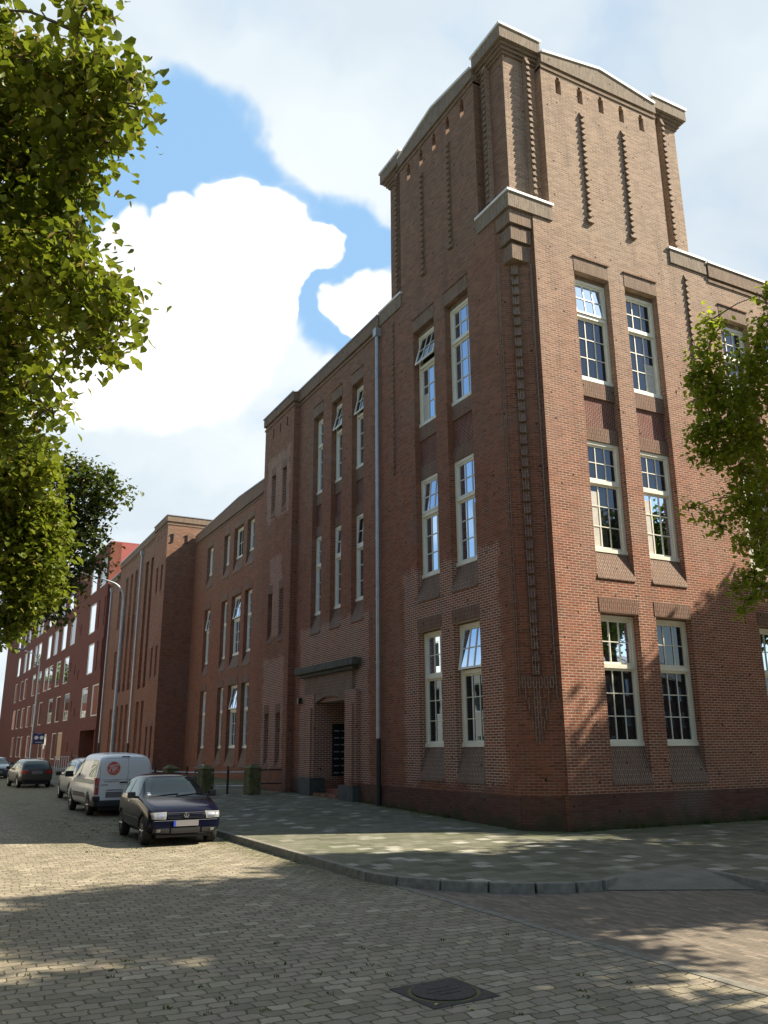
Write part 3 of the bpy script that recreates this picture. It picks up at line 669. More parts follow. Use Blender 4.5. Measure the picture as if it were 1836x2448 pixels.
po = MB(); FL.box(po, 10.02, 12.30, .0, .46, -.15, 1.3); FL.box(po, 10.02, 12.30, .0, .60, .35, 1.3); po.build('door_step', 'clay_tile', school)
po = MB(); po.poly([FL.p(9.84, 0, 1.29), FL.p(12.35, 0, 1.29), FL.p(12.35, 3.5, 1.29), FL.p(9.84, 3.5, 1.29)]); po.build('door_back', 'dark_inside', school)
po = MB(); FL.box(po, 10.2, 11.95, .6, 2.95, 1.20, 1.285); po.build('door', 'black_plastic', school)
lb = MB(); FL.box(lb, 12.27, 12.348, 1.0, 2.75, .58, 1.15)
lbx = lb.build('letterbox_panel', 'black_iron', school)
for k in range(7):
    for j in range(2):
        q = MB(); FL.box(q, 12.255, 12.268, 1.08+.235*k, 1.12+.235*k, .62+.27*j, .82+.27*j); q.build('letter_flap', 'galvanised', lbx)
cam_ = MB(); FL.box(cam_, 13.8, 13.92, 3.5, 3.72, -.14, 0); cam_.build('wall_lamp', 'black_iron', school)
# ================================================================== RED MODERN BLOCK
ra = R_(91.746); rdu = Vector((math.cos(ra), math.sin(ra), 0)); rdn = Vector((math.sin(ra), -math.cos(ra), 0))
FM = Fr((-.27, 56.55, 0), rdu, rdn)
red = thing('red_apartment_block', 'long modern dark red block with rows of tall bright windows, beyond the brown brick building', 'building', (-.27, 56.55, 0))
def hit(fr, px, py, d=0.):
    """where the sight line through a photo point meets a wall plane (used only to measure the wall)"""
    dv = W(px, py, 1)-CAM; o = fr.o+fr.dn*d; t = (o-CAM).dot(fr.dn)/dv.dot(fr.dn); P = CAM+dv*t; return (P-fr.o).dot(fr.du), P.z
zr = lambda x, y: (x*.3164, 1200+y*.3164)
rows = [
 (17.9, 15.5, [(815, 430, 770), (745, 490, 700), (572, 640, 535), (507, 695, 472), (447, 760, 425), (405, 800, 380), (330, 950, 305), (303, 960, 280), (245, 935, 222), (205, 970, 188), (170, 980, 150)]),
 (14.4, 11.8, [(730, 780, 685), (580, 885, 540), (510, 945, 475), (448, 970, 415), (395, 1010, 360), (318, 1068, 292), (288, 1085, 265), (245, 1120, 222), (210, 1145, 185), (160, 1178, 138)]),
 (10.8, 8.2, [(713, 1080, 668), (523, 1180, 487), (460, 1212, 423), (402, 1240, 370), (366, 1260, 336), (315, 1285, 290), (272, 1310, 242), (208, 1340, 182), (178, 1350, 155), (135, 1380, 112)]),
 (7.1, 4.55, [(748, 1380, 697), (665, 1405, 620), (527, 1452, 487), (460, 1470, 423), (400, 1488, 365), (322, 1515, 290), (270, 1530, 245), (228, 1545, 200), (185, 1560, 160), (150, 1570, 125), (118, 1580, 92)]),
 (3.5, .95, [(470, 1745, 435), (425, 1750, 385), (352, 1758, 322), (322, 1762, 290), (225, 1770, 198), (172, 1775, 152), (148, 1778, 122), (108, 1780, 85)])]
hs = []; rw = []
for zt, zb, lst in rows:
    for (xr, yr, xl) in lst:
        u0, _ = hit(FM, *zr(xr, yr)); u1, _ = hit(FM, *zr(xl, yr+45))
        u1 = min(max(u1, u0+1.0), u0+2.6); hs.append((u0, u1, zb, zt, .25)); rw.append((u0, u1, zb, zt))
u0, _ = hit(FM, *zr(725, 1720)); u1, _ = hit(FM, *zr(605, 1730)); DO = (u0, u1, G0, 3.45, 2.5); hs.append(DO)
slits = []
for (x, y, zt, zb) in ((622, 640, 17.2, 16.3), (648, 690, 16.4, 15.5), (612, 990, 13.3, 12.3), (573, 1210, 9.6, 8.7), (593, 1280, 9.0, 8.1), (545, 1165, 10.0, 9.1), (800, 735, 14.4, 11.9), (757, 755, 14.4, 11.9), (778, 1050, 10.8, 8.3), (742, 1070, 10.8, 8.3), (545, 1490, 6.3, 5.3), (565, 1560, 5.6, 4.8), (510, 1840, 2.5, 1.7), (545, 1900, 1.9, 1.2)):
    u0, _ = hit(FM, *zr(x, y)); s = (u0-.05, u0+.33, zb, zt, .25); hs.append(s); slits.append(s)
m_ = MB(); facade(m_, FM, 0, 76, G0, 18.95, hs, rev=.25)
for q in (0, 76): m_.poly([FM.p(q, G0, 0), FM.p(q, G0, 14), FM.p(q, 18.95, 14), FM.p(q, 18.95, 0)]) if q else m_.poly([FM.p(q, G0, 0), FM.p(q, G0, .9), FM.p(q, 18.95, .9), FM.p(q, 18.95, 0)])
m_.poly([FM.p(0, G0, 14), FM.p(76, G0, 14), FM.p(76, 18.95, 14), FM.p(0, 18.95, 14)]); m_.build('wall', 'red_wall', red)
m_ = MB(); m_.poly([FM.p(0, 10, .9), FM.p(0, 10, 14), FM.p(0, 18.95, 14), FM.p(0, 18.95, .9)]); m_.build('side_cladding', 'red_cladding', red)
m_ = MB(); FM.box(m_, 0, 76, 18.955, 19.06, -.05, 14); m_.build('roof', 'red_cladding', red)
m_ = MB()
for s in slits: m_.poly([FM.p(s[0], s[2], .24), FM.p(s[1], s[2], .24), FM.p(s[1], s[3], .24), FM.p(s[0], s[3], .24)])
split(m_, 'slit_window', 'dark_inside', red)
for i, (u0, u1, z0, z1) in enumerate(rw):
    F = MB(); t = .09; FM.box(F, u0+.002, u0+t, z0+.002, z1-.002, .01, .2); FM.box(F, u1-t, u1-.002, z0+.002, z1-.002, .01, .2); FM.box(F, u0+t, u1-t, z1-t, z1-.002, .01, .2); FM.box(F, u0+t, u1-t, z0+.002, z0+t, .01, .2)
    wn = F.build('window', 'window_paint', red)
    P = MB(); P.poly([FM.p(u0+t, z0+t, .05), FM.p(u1-t, z0+t, .05), FM.p(u1-t, z1-t, .05), FM.p(u0+t, z1-t, .05)])
    isor = z1 < 4 and u0 < 25 and i == len(rw)-8
    P.build('pane', 'orange_lit_pane' if isor else 'bright_glass', wn)
m_ = MB(); u0, u1 = DO[0], DO[1]; m_.poly([FM.p(u0, 0, 2.45), FM.p(u1, 0, 2.45), FM.p(u1, 3.5, 2.45), FM.p(u0, 3.5, 2.45)]); m_.build('door_recess', 'dark_inside', red)
m_ = MB(); FM.box(m_, u0+1.6, u0+2.1, 0, 3.44, .3, .7); m_.build('door_column', 'red_wall', red)
# roof-end antenna box on the side wall
m_ = MB(); m_.box(2.3, 2.5, 56.0, 56.5, 16.9, 17.5); m_.box(1.7, 3.1, 56.3, 56.36, 17.1, 17.16); m_.build('roof_vent', 'galvanised', red)
# ---- building beyond, closing the street
fb = thing('brick_corner_house', 'plain dark red brick house beyond the red block, at the left end of the street', 'building', (-14, 150, 0))
m_ = MB(); hh = [(x, x+1.6, z, z+2.4) for x in (2, 5, 8, 11) for z in (2, 6.2, 10)]
FX = Fr((-24, 146, 0), (1, 0, 0), (0, 1, 0)); facade(m_, FX, 0, 17.2, G0, 13.6, hh, rev=.3)
m_.poly([FX.p(17.2, G0, 0), FX.p(17.2, G0, 12), FX.p(17.2, 13.6, 12), FX.p(17.2, 13.6, 0)]); m_.poly([FX.p(0, G0, 0), FX.p(0, G0, 12), FX.p(0, 13.6, 12), FX.p(0, 13.6, 0)]); m_.build('wall', 'far_wall', fb)
m_ = MB(); FX.box(m_, -.1, 17.3, 13.6, 13.75, -.1, 12.1); m_.build('roof', 'roof_felt', fb)
for h in hh:
    F = MB(); F.poly([FX.p(h[0], h[2], .2), FX.p(h[1], h[2], .2), FX.p(h[1], h[3], .2), FX.p(h[0], h[3], .2)]); F.build('window', 'bright_glass', fb)
#@@PART2
# ================================================================== GROUND
def sheet(name, pts, mat, z=None):
    m_ = MB(); m_.poly([(p[0], p[1], p[2] if len(p) > 2 else z) for p in pts]); return struct(m_.build(name, mat))
sheet('ground', [(-1500, -1500), (1500, -1500), (1500, 1500), (-1500, 1500)], 'earth', -.06)
sheet('street_cobbles', [(-14.3, -60), (-5.72, -60), (-5.72, 170), (-14.3, 170)], 'cobbles', 0)
sheet('side_street', [(-5.58, -60), (60, -60), (60, -39), (1.5, -15), (-1.0, -11), (-1.0, -6.3), (-3.3, -5.2), (-5.58, -3.4)], 'clinkers', -.002)
sheet('street_far_end', [(-14.3, 140), (60, 140), (60, 146), (-14.3, 146)], 'clinkers', .004)
m_ = MB()
y = -30.
while y < -4.0: m_.box(-5.718, -5.582, y, y+.39, -.04, .006); y += .40
struct(m_.build('border_stones', 'kerb_concrete'))
def swz(x, y):   # the pavement climbs a little towards the walls
    t = min(max((x+5.7)/5.7, 0), 1.3); return .12 + t*min(.024*max(y, 0), .26)
m_ = MB(); xs = [-5.72, -4, -2, 0, 1.7]; ys = [0, 2, 4, 6, 8, 10, 12, 16, 22, 36, 60, 100, 145]
for a, b in zip(xs, xs[1:]):
    for c, d in zip(ys, ys[1:]): m_.poly([(a, c, swz(a, c)), (b, c, swz(b, c)), (b, d, swz(b, d)), (a, d, swz(a, d))])
arc = [(-5.72, 0), (-5.72, -3.15), (-5.55, -3.75), (-5.2, -4.35), (-4.75, -4.85), (-4.25, -5.22), (-3.75, -5.43), (-3.35, -5.47), (-2.95, -5.30)]
rest = [(-1.05, -4.92), (-1.22, -6.1), (-1.38, -7.0), (-1.2, -11), (1.5, -15.5), (60, -40), (60, 0)]
m_.poly([(p[0], p[1], .12) for p in arc+rest]); struct(m_.build('pavement', 'paving_tiles'))
# kerb stones
def kerb(pts, wd=.15, h0=-.04, h1=.128, step=1.0):
    m_ = MB(); P = [Vector((p[0], p[1], 0)) for p in pts]; seg = []
    for a, b in zip(P, P[1:]):
        n = max(1, int(round((b-a).length/step)))
        for k in range(n): seg.append((a.lerp(b, k/n), a.lerp(b, (k+1)/n)))
    for a, b in seg:
        d = (b-a).normalized(); nn = Vector((d.y, -d.x, 0))*wd; g = d*.002
        m_.hexa([(*(a+g).xy, h0), (*(b-g).xy, h0), (*(b-g+nn).xy, h0), (*(a+g+nn).xy, h0), (*(a+g).xy, h1), (*(b-g).xy, h1), (*(b-g+nn*.88).xy, h1), (*(a+g+nn*.88).xy, h1)])
    o = m_.build('kerb', 'kerb_concrete', bevel=.012); return struct(o)
kerb([(p[0], p[1]) for p in [(-5.722, 145), (-5.722, -3.15)]+arc[2:]])
kerb([(-1.15, -5.55), (-1.38, -7.0), (-1.2, -11), (1.5, -15.5), (60, -40)])
m_ = MB(); R1 = [(-3.3, -5.62, .008), (-1.30, -6.72, .008), (-1.17, -5.6, .125), (-1.05, -4.92, .125), (-2.95, -5.30, .125)]
m_.poly(R1); struct(m_.build('ramp', 'ramp_concrete'))
# pavement on the far side of the street
sheet('pavement_opposite', [(-20, -60), (-14.3, -60), (-14.3, 170), (-20, 170)], 'paving_tiles', .12)
kerb([(-14.3, -60), (-14.3, 145)], step=4)
# moss between stones by the cars, and weeds at the foot of the walls and in the joints
def tufts(name, spots, mat, label, h=.05):
    m_ = MB()
    for (x, y, z, n, r) in spots:
        for k in range(n):
            a = random.uniform(0, 6.28); d = r*math.sqrt(random.random()); px, py = x+d*math.cos(a), y+d*math.sin(a)
            t = random.uniform(0, 6.28); hh = h*random.uniform(.4, 1.2); wx, wy = math.cos(t)*.008, math.sin(t)*.008; lx, ly = random.uniform(-.5, .5)*hh, random.uniform(-.5, .5)*hh
            m_.poly([(px-wx, py-wy, z), (px+wx, py+wy, z), (px+wx*.6+lx, py+wy*.6+ly, z+hh), (px+lx*1.2, py+ly*1.2, z+hh*1.1)])
    o = m_.build(name, mat); tag(o, label, 'weeds', kind='stuff'); return o
random.seed(5)
me_sp = []
for k in range(34):
    cx_, cy_ = random.choice(((-10.8, -9), (-9, -7.5), (-10.5, -6.5), (-7.2, -9.4), (-8.6, -8.2), (-6.9, -7.0), (-9.8, -8.4))); me_sp.append((random.gauss(cx_, .45), random.gauss(cy_, .45), 0, 8, .04))
for k in range(170): me_sp.append((random.uniform(-9, -5.95), random.uniform(1.5, 12), 0, 10, .10))
for k in range(60): me_sp.append((-5.93+random.uniform(-.05, .02), random.uniform(-1, 12), 0, 10, .05))
tufts('joint_weeds', me_sp, 'linden_leaf', 'small green weeds growing in the joints of the cobbled street', .018)
me_sp = []
for k in range(70): me_sp.append((random.uniform(.8, 12), -.05, .12, 14, .10))
for k in range(40): yy = random.uniform(.7, 14); me_sp.append((-.10, yy, swz(0, yy), 12, .09))
tufts('wall_weeds', me_sp, 'linden_leaf', 'green weeds along the foot of the brick walls', .10)
for k, (px, py) in enumerate(((40, 2085), (703, 2058), (1212, 2286), (525, 2067))):
    pass
fl = MB(); random.seed(9)
for k in range(46):
    x, y = random.uniform(-11, -6), random.uniform(-11, 3); a = random.uniform(0, 6.28); s = random.uniform(.02, .04)
    fl.poly([(x+s*math.cos(a), y+s*math.sin(a), .012), (x-s*.5*math.sin(a), y+s*.5*math.cos(a), .02), (x-s*math.cos(a), y-s*math.sin(a), .010), (x+s*.5*math.sin(a), y-s*.5*math.cos(a), .016)])
simple('fallen_leaf', (.40, .36, .12), .8, nvar=.3)
tag(fl.build('fallen_leaves', 'fallen_leaf'), 'pale yellow fallen leaves scattered on the cobbles', 'leaves', kind='stuff')
# manhole
mh = thing('manhole_cover', 'dark square cast iron manhole cover with a round lid in the cobbles', 'manhole', (-7.95, -8.8, 0), R_(4))
m_ = MB(); m_.box(-.33, .33, -.33, .33, -.03, .008); setmat_local(m_.build('frame', 'cast_iron', mh, bevel=.006))
m_ = MB(); m_.cyl((0, 0, .010), (0, 0, 1), .27, .02, 32); m_.box(-.17, .17, -.02, .02, .0205, .024); m_.box(-.10, .10, .06, .10, .0205, .024); m_.box(-.10, .10, -.10, -.06, .0205, .024); setmat_local(m_.build('lid', 'cast_iron', mh, bevel=.004))
m_ = MB()
for a, b in ((.272, .30),):
    n = 40
    for k in range(n):
        t0, t1 = 2*math.pi*k/n, 2*math.pi*(k+1)/n
        m_.poly([(a*math.cos(t0), a*math.sin(t0), .0085), (b*math.cos(t0), b*math.sin(t0), .0085), (b*math.cos(t1), b*math.sin(t1), .0085), (a*math.cos(t1), a*math.sin(t1), .0085)])
setmat_local(m_.build('moss_ring', 'mossy_stone', mh))
# ================================================================== STREET LAMPS, FENCE, BICYCLE
def lamp(loc, hgt, reach, label):
    t = thing('street_lamp', label, 'street lamp', loc, 0, 'curved street lamps along the kerb')
    p = MB(); path = [(0, 0, 0), (0, 0, 1.2), (0, 0, hgt)]
    for k in range(1, 9):
        a = math.pi/2*k/9; path.append((-.75*(1-math.cos(a)), 0, hgt+.85*math.sin(a)))
    path.append((-reach+.45, 0, hgt+1.1))
    p.tube(path, [.085, .075, .06]+[.042]*9, 12); p.cyl((0, 0, 3.2), (0, 0, 1), .078, .08, 12); setmat_local(p.build('pole', 'galvanised', t, smooth=True))
    p = MB(); p.tube([(0, 0, 0), (0, 0, .9)], .10, 12); setmat_local(p.build('base', 'galvanised', t))
    p = MB(); p.tube([(-reach+.5, 0, hgt+1.09), (-reach+.35, 0, hgt+1.12), (-reach-.1, 0, hgt+1.16), (-reach-.25, 0, hgt+1.17)], [.05, .11, .10, .04], 10)
    hd = setmat_local(p.build('lamp_head', 'lamp_glass', t, smooth=True)); hd.scale = (1, 1, 1)
lamp((-4.62, 25, swz(-4.6, 25)), 8.55, 2.1, 'tall grey curved street lamp behind the white van')
lamp((-4.62, 60, swz(-4.6, 60)), 8.6, 1.8, 'smaller looking curved street lamp farther away, carrying the blue parking sign')
sg = thing('parking_sign', 'dark blue sign with two pale round discs on the farther lamp post', 'sign', (-4.20, 59.9, 2.35))
m_ = MB(); m_.box(-.32, .52, -.02, .02, .0, .85); setmat_local(m_.build('board', 'sign_blue', sg))
m_ = MB()
for x_ in (-.10, .30): m_.cyl((x_, -.035, .50), (0, 1, 0), .15, .02, 20)
setmat_local(m_.build('disc', 'sticker_white', sg))
m_ = MB(); m_.box(-.16, .36, -.03, -.022, .12, .16); m_.box(-.10, .30, -.03, -.022, .90-.1, .82); setmat_local(m_.build('lettering', 'sticker_white', sg))
def post(x, y, label):
    z = swz(x, y); t = thing('stone_post', label, 'post', (x, y, z), R_(8), 'mossy stone fence posts before the brown building')
    p = MB(); p.box(-.24, .24, -.24, .24, -.05, .92); setmat_local(p.build('shaft', 'mossy_stone', t, bevel=.02))
    p = MB(); p.extr([(-.28, -.28, .92), (.28, -.28, .92), (.28, .28, .92), (-.28, .28, .92)], [(-.07, -.07, 1.06), (.07, -.07, 1.06), (.07, .07, 1.06), (-.07, .07, 1.06)]); setmat_local(p.build('cap', 'mossy_stone', t, bevel=.01))
post(-1.35, 15.1, 'squat mossy stone post with a pointed cap, nearest to the entrance'); post(-2.45, 17.3, 'squat mossy stone post, second from the entrance, above the dark blue car')
post(-3.1, 20.2, 'squat mossy stone post, third from the entrance, beside the white van')
rl = thing('iron_railing', 'low black iron railing with two bars between the mossy stone posts', 'railing', (-1.9, 16.2, swz(-1.9, 16)))
def rail(o, a, b):
    p = MB(); 
    for z in (.78, .30): p.tube([(a[0], a[1], swz(*a)+z), (b[0], b[1], swz(*b)+z)], .022, 8)
    q = p.build('rail', 'galvanised', o)
def upright(o, a):
    p = MB(); z = swz(*a); p.tube([(a[0], a[1], z-.05), (a[0], a[1], z+.92)], .045, 8); p.cyl((a[0], a[1], z+.96), (0, 0, 1), .03, .1, 8); p.build('upright', 'black_iron', o)
rail(rl, (-1.5, 15.35), (-2.3, 17.05)); upright(rl, (-1.93, 16.2)); rail(rl, (-2.55, 17.55), (-3.0, 19.95)); upright(rl, (-2.78, 18.8)); rail(rl, (-3.15, 20.45), (-3.5, 26)); upright(rl, (-3.3, 22)); upright(rl, (-3.4, 24))
p = MB(); 
for z in (.82, .34): p.box(-1.15, -.26, 15.0, 15.04, swz(-.7, 15)+z-.02, swz(-.7, 15)+z+.02)
p.build('wall_bar', 'black_iron', rl)
bk = thing('bicycle', 'city bicycle with pale handlebars parked against the railing behind the dark blue car', 'bicycle', (-3.05, 16.6, swz(-3, 16.6)), R_(78))
def wheel_b(x):
    n = 24; r = .34; m_ = MB(); m_.tube([(x+r*math.cos(2*math.pi*k/n), 0, .35+r*math.sin(2*math.pi*k/n)) for k in range(n+1)], .018, 6, cap=False)
    wv = setmat_local(m_.build('wheel', 'tyre_rubber', bk)); s_ = MB()
    for k in range(10): a = 2*math.pi*k/10; s_.tube([(x, 0, .35), (x+.33*math.cos(a), 0, .35+.33*math.sin(a))], .003, 4)
    q = s_.build('spokes', 'galvanised', wv); q.matrix_parent_inverse = Matrix.Identity(4)
wheel_b(-.52); wheel_b(.54)
m_ = MB()
for a, b in (((-.52, 0, .35), (-.05, 0, .30)), ((-.05, 0, .30), (-.2, 0, .85)), ((-.05, 0, .30), (.33, 0, .80)), ((-.17, 0, .75), (.30, 0, .88)), ((-.52, 0, .35), (-.19, 0, .78)), ((.54, 0, .35), (.30, 0, .95))): m_.tube([a, b], .016, 8)
setmat_local(m_.build('bike_frame', 'black_iron', bk))
m_ = MB(); m_.box(-.33, -.08, -.07, .07, .87, .93); setmat_local(m_.build('saddle', 'black_plastic', bk, bevel=.02))
m_ = MB(); m_.tube([(.08, -.30, 1.08), (.22, -.27, 1.10), (.32, -.08, 1.04), (.30, 0, .98), (.32, .08, 1.04), (.22, .27, 1.10), (.08, .30, 1.08)], .014, 8); setmat_local(m_.build('handlebar', 'chrome', bk))
wr = thing('white_railing', 'white upright railing in front of the dark red block', 'railing', (-2.2, 60, swz(-2.2, 60)))
m_ = MB()
for k in range(7): m_.box(-.5+.17*k, -.46+.17*k, -.02, .02, 0, 1.05)
m_.box(-.52, .60, -.025, .025, 1.05, 1.10); m_.box(-.52, .60, -.02, .02, .12, .16); setmat_local(m_.build('bars', 'white_rail', wr))
# ================================================================== CARS
def bake(o):
    dg = bpy.context.evaluated_depsgraph_get(); ev = o.evaluated_get(dg)
    me = bpy.data.meshes.new_from_object(ev); o.modifiers.clear(); old = o.data; o.data = me; me.name = o.name; bpy.data.meshes.remove(old); return o
def car(name, label, cat, loc, rotz, st, paint, wheels, wr_=.29, whalf=None, group='cars parked along the street', sub=2):
    """st: stations (x, wb, zb, w, zm, zbelt, wroof, zroof). x forward."""
    t = thing(name, label, cat, loc, rotz, group)
    rings = []
    for (x, wb, zb, w_, zm, zt, wr, zr) in st:
        h = zr-zt
        half = [(0, zb), (wb*.85, zb), (w_*.975, zb+.10), (w_, zm), (w_*.965, zt), (w_*.94+(wr-w_*.94)*.10, zt+h*.10), (w_*.94+(wr-w_*.94)*.86, zt+h*.86), (wr*.80, zr), (0, zr+.012)]
        rings.append([(x, yy, zz) for yy, zz in half] + [(x, -yy, zz) for yy, zz in half[-2:0:-1]])
    n = len(rings[0]); m_ = MB(); m_.v = [p for r in rings for p in r]
    for k in range(len(rings)-1):
        for j in range(n): m_.f.append((k*n+j, k*n+(j+1) % n, (k+1)*n+(j+1) % n, (k+1)*n+j))
    m_.f.append(tuple(range(n))); m_.f.append(tuple((len(rings)-1)*n+j for j in range(n-1, -1, -1)))
    b = m_.build('body', paint, None, smooth=True); b.modifiers.new('s', 'SUBSURF').levels = sub
    W_ = whalf or max(s[3] for s in st)
    cs = []
    for wx in wheels:
        c = MB(); c.cyl((wx, 0, wr_), (0, 1, 0), wr_*1.17, W_*2+.3, 32); c = c.build('cut', None); 
        mid = MB(); cs.append(c); md = b.modifiers.new('b', 'BOOLEAN'); md.object = c; md.operation = 'DIFFERENCE'; md.solver = 'EXACT'
    bake(b)
    for c in cs: bpy.data.objects.remove(c)
    for p_ in b.data.polygons: p_.use_smooth = True
    b.data.materials.clear(); b.data.materials.append(M[paint])
    b.parent = t
    bm = bmesh.new(); bm.from_mesh(b.data); bvh = BVHTree.FromBMesh(bm); bm.free()
    # dark wheel housings and floor
    fl_ = MB(); x0, x1 = st[0][0], st[-1][0]; lo, hi = min(x0, x1)+.15, max(x0, x1)-.15
    fl_.box(lo, hi, -W_+.24, W_-.24, .17, .40)
    setmat_local(fl_.build('floor', 'black_plastic', t))
    for wx in wheels:
        for sg in (-1, 1):
            c = MB(); y0 = sg*(W_-.03)
            prof = [(.0, wr_*.55), (.0, wr_*.93), (.02, wr_), (.16, wr_), (.18, wr_*.93), (.18, wr_*.5)]
            nn = 28; c.v = []; 
            for d_, r_ in prof:
                for k in range(nn): a = 2*math.pi*k/nn; c.v.append((wx+r_*math.cos(a), y0-sg*d_, wr_+r_*math.sin(a)))
            for q in range(len(prof)-1):
                for k in range(nn): c.f.append((q*nn+k, q*nn+(k+1) % nn, (q+1)*nn+(k+1) % nn, (q+1)*nn+k))
            wo_ = setmat_local(c.build('wheel', 'tyre_rubber', t, smooth=True))
            r = MB(); r.cyl((wx, y0-sg*.05, wr_), (0, 1, 0), wr_*.62, .06, 24)
            for k in range(6):
                a = 2*math.pi*k/6; dx, dz = math.cos(a), math.sin(a); r.tube([(wx+dx*.04, y0-sg*.014, wr_+dz*.04), (wx+dx*wr_*.55, y0-sg*.014, wr_+dz*wr_*.55)], .024, 6)
            r.cyl((wx, y0-sg*.008, wr_), (0, 1, 0), .05, .03, 12)
            q = r.build('rim', 'alloy', wo_); q.matrix_parent_inverse = Matrix.Identity(4)
    def patch(nm, mat, axis, quad, off=.006, nu=8, nv=6, parent=None, solid=0):
        """lay a panel onto the body: quad = 4 corners in the plane seen along axis"""
        pm = MB(); A_, B_, C_, D_ = [Vector((q[0], q[1])) for q in quad]; idx = {}
        ax = {'f': Vector((1, 0, 0)), 'r': Vector((-1, 0, 0)), 'l': Vector((0, 1, 0)), 'R': Vector((0, -1, 0)), 't': Vector((0, 0, 1))}[axis]
        ok = True
        for i in range(nu+1):
            for j in range(nv+1):
                p = (A_.lerp(B_, i/nu)).lerp(D_.lerp(C_, i/nu), j/nv)
                o_ = {'f': Vector((6, p.x, p.y)), 'r': Vector((-6, p.x, p.y)), 'l': Vector((p.x, 6, p.y)), 'R': Vector((p.x, -6, p.y)), 't': Vector((p.x, p.y, 6))}[axis]
                h, nrm_, _, _ = bvh.ray_cast(o_, -ax)
                if h is None: continue
                if nrm_.dot(ax) < 0: nrm_ = -nrm_
                idx[i, j] = len(pm.v); pm.v.append(tuple(h+nrm_*off*.6+ax*off*.6))
        for i in range(nu):
            for j in range(nv):
                if all(k in idx for k in ((i, j), (i+1, j), (i+1, j+1), (i, j+1))): pm.f.append((idx[i, j], idx[i+1, j], idx[i+1, j+1], idx[i, j+1]))
        if not pm.f: return None
        o = pm.build(nm, mat, t if parent is None else parent, smooth=True); o.matrix_parent_inverse = Matrix.Identity(4)
        if solid: so = o.modifiers.new('s', 'SOLIDIFY'); so.thickness = solid; so.offset = 0
        return o
    def mbox(nm, mat, f, bevel=0, parent=None):
        mm = MB(); f(mm); o = mm.build(nm, mat, t if parent is None else parent, bevel=bevel); o.matrix_parent_inverse = Matrix.Identity(4); return o
    return t, patch, mbox, bvh
def both(q): return [(-a, b) for a, b in q]
def mirror(mbox, x, y, z, s=1):
    for sg in (-1, 1): mbox('wing_mirror', 'black_plastic', lambda m_: (m_.box(x-.05*s, x+.05*s, sg*y-.10*s, sg*y+.10*s, z-.075*s, z+.075*s), m_.box(x-.02, x+.03, sg*(y-.16), sg*(y-.05), z-.07, z-.02)), bevel=.03)
def line(patch, side, pts, wd=.008):
    for (a, b) in zip(pts, pts[1:]):
        if abs(a[0]-b[0]) > abs(a[1]-b[1]): patch('panel_gap', 'black_plastic', side, [(a[0], a[1]-wd/2), (b[0], b[1]-wd/2), (b[0], b[1]+wd/2), (a[0], a[1]+wd/2)], .003, 10, 1)
        else: patch('panel_gap', 'black_plastic', side, [(a[0]-wd/2, a[1]), (a[0]+wd/2, a[1]), (b[0]+wd/2, b[1]), (b[0]-wd/2, b[1])], .003, 1, 10)
def text(nm, s, size, mat, parent, loc, rot, bold=0):
    cu = bpy.data.curves.new(nm, 'FONT'); cu.body = s; cu.size = size; cu.extrude = .001; cu.offset = bold; cu.align_x = 'CENTER'; cu.align_y = 'CENTER'
    o = bpy.data.objects.new(nm+'_c', cu); COL.objects.link(o); bpy.context.view_layer.update()
    me = bpy.data.meshes.new_from_object(o.evaluated_get(bpy.context.evaluated_depsgraph_get())); bpy.data.objects.remove(o)
    q = bpy.data.objects.new(nm, me); COL.objects.link(q); me.materials.clear(); me.materials.append(M[mat]); q.parent = parent; q.location = loc; q.rotation_euler = rot; return q
# --- dark blue hatchback, nose towards the camera (front = +x local)
st = [(-1.78, .62, .36, .66, .50, .72, .56, .80), (-1.74, .70, .26, .74, .50, .84, .60, .93), (-1.60, .74, .24, .785, .52, .88, .60, 1.16), (-1.38, .75, .22, .80, .52, .89, .565, 1.33), (-.9, .76, .20, .805, .52, .90, .56, 1.385), (-.2, .76, .19, .805, .52, .905, .56, 1.39), (.12, .76, .19, .805, .52, .905, .555, 1.355),
      (.45, .76, .19, .805, .52, .905, .60, 1.16), (.80, .76, .19, .80, .52, .90, .68, .945), (1.0, .76, .19, .795, .52, .865, .66, .90), (1.45, .74, .19, .785, .50, .77, .62, .815), (1.72, .70, .20, .765, .46, .70, .58, .735), (1.84, .62, .24, .72, .44, .62, .54, .64), (1.86, .55, .28, .66, .42, .56, .50, .58)]
t, patch, mbox, bvh = car('hatchback_car', 'small dark blue hatchback facing the camera, parked first in the row by the kerb', 'car', (-6.98, 4.75, 0), R_(-90-1.0), st, 'paint_navy', (-1.20, 1.20), .285)
for f in (0,):
    ws = patch('windscreen', 'car_glass', 'f', [(-.66, .93), (.66, .93), (.53, 1.31), (-.53, 1.31)], .007, 14, 8)
    patch('windscreen_edge', 'black_plastic', 'f', [(-.69, .90), (.69, .90), (.55, 1.335), (-.55, 1.335)], .003, 14, 8)
    patch('rear_window', 'car_glass', 'r', [(-.56, .93), (.56, .93), (.48, 1.24), (-.48, 1.24)], .005, 10, 6)
    for sd in ('l', 'R'):
        patch('side_window', 'car_glass', sd, [(.55, .94), (-.48, .94), (-.48, 1.29), (.10, 1.29)], .005, 10, 6)
        patch('side_window', 'car_glass', sd, [(-.56, .94), (-1.42, .96), (-1.22, 1.25), (-.56, 1.29)], .005, 10, 6)
        line(patch, sd, [(.62, .88), (.60, .30), (-.50, .28), (-.52, .90)])
        patch('side_trim', 'black_plastic', sd, [(.85, .50), (-.85, .50), (-.85, .54), (.85, .54)], .008, 14, 1)
        patch('window_trim', 'chrome', sd, [(.60, .915), (-1.45, .925), (-1.45, .937), (.60, .927)], .006, 16, 1)
        patch('door_handle', 'chrome', sd, [(-.38, .80), (-.24, .80), (-.24, .83), (-.38, .83)], .012, 3, 1)
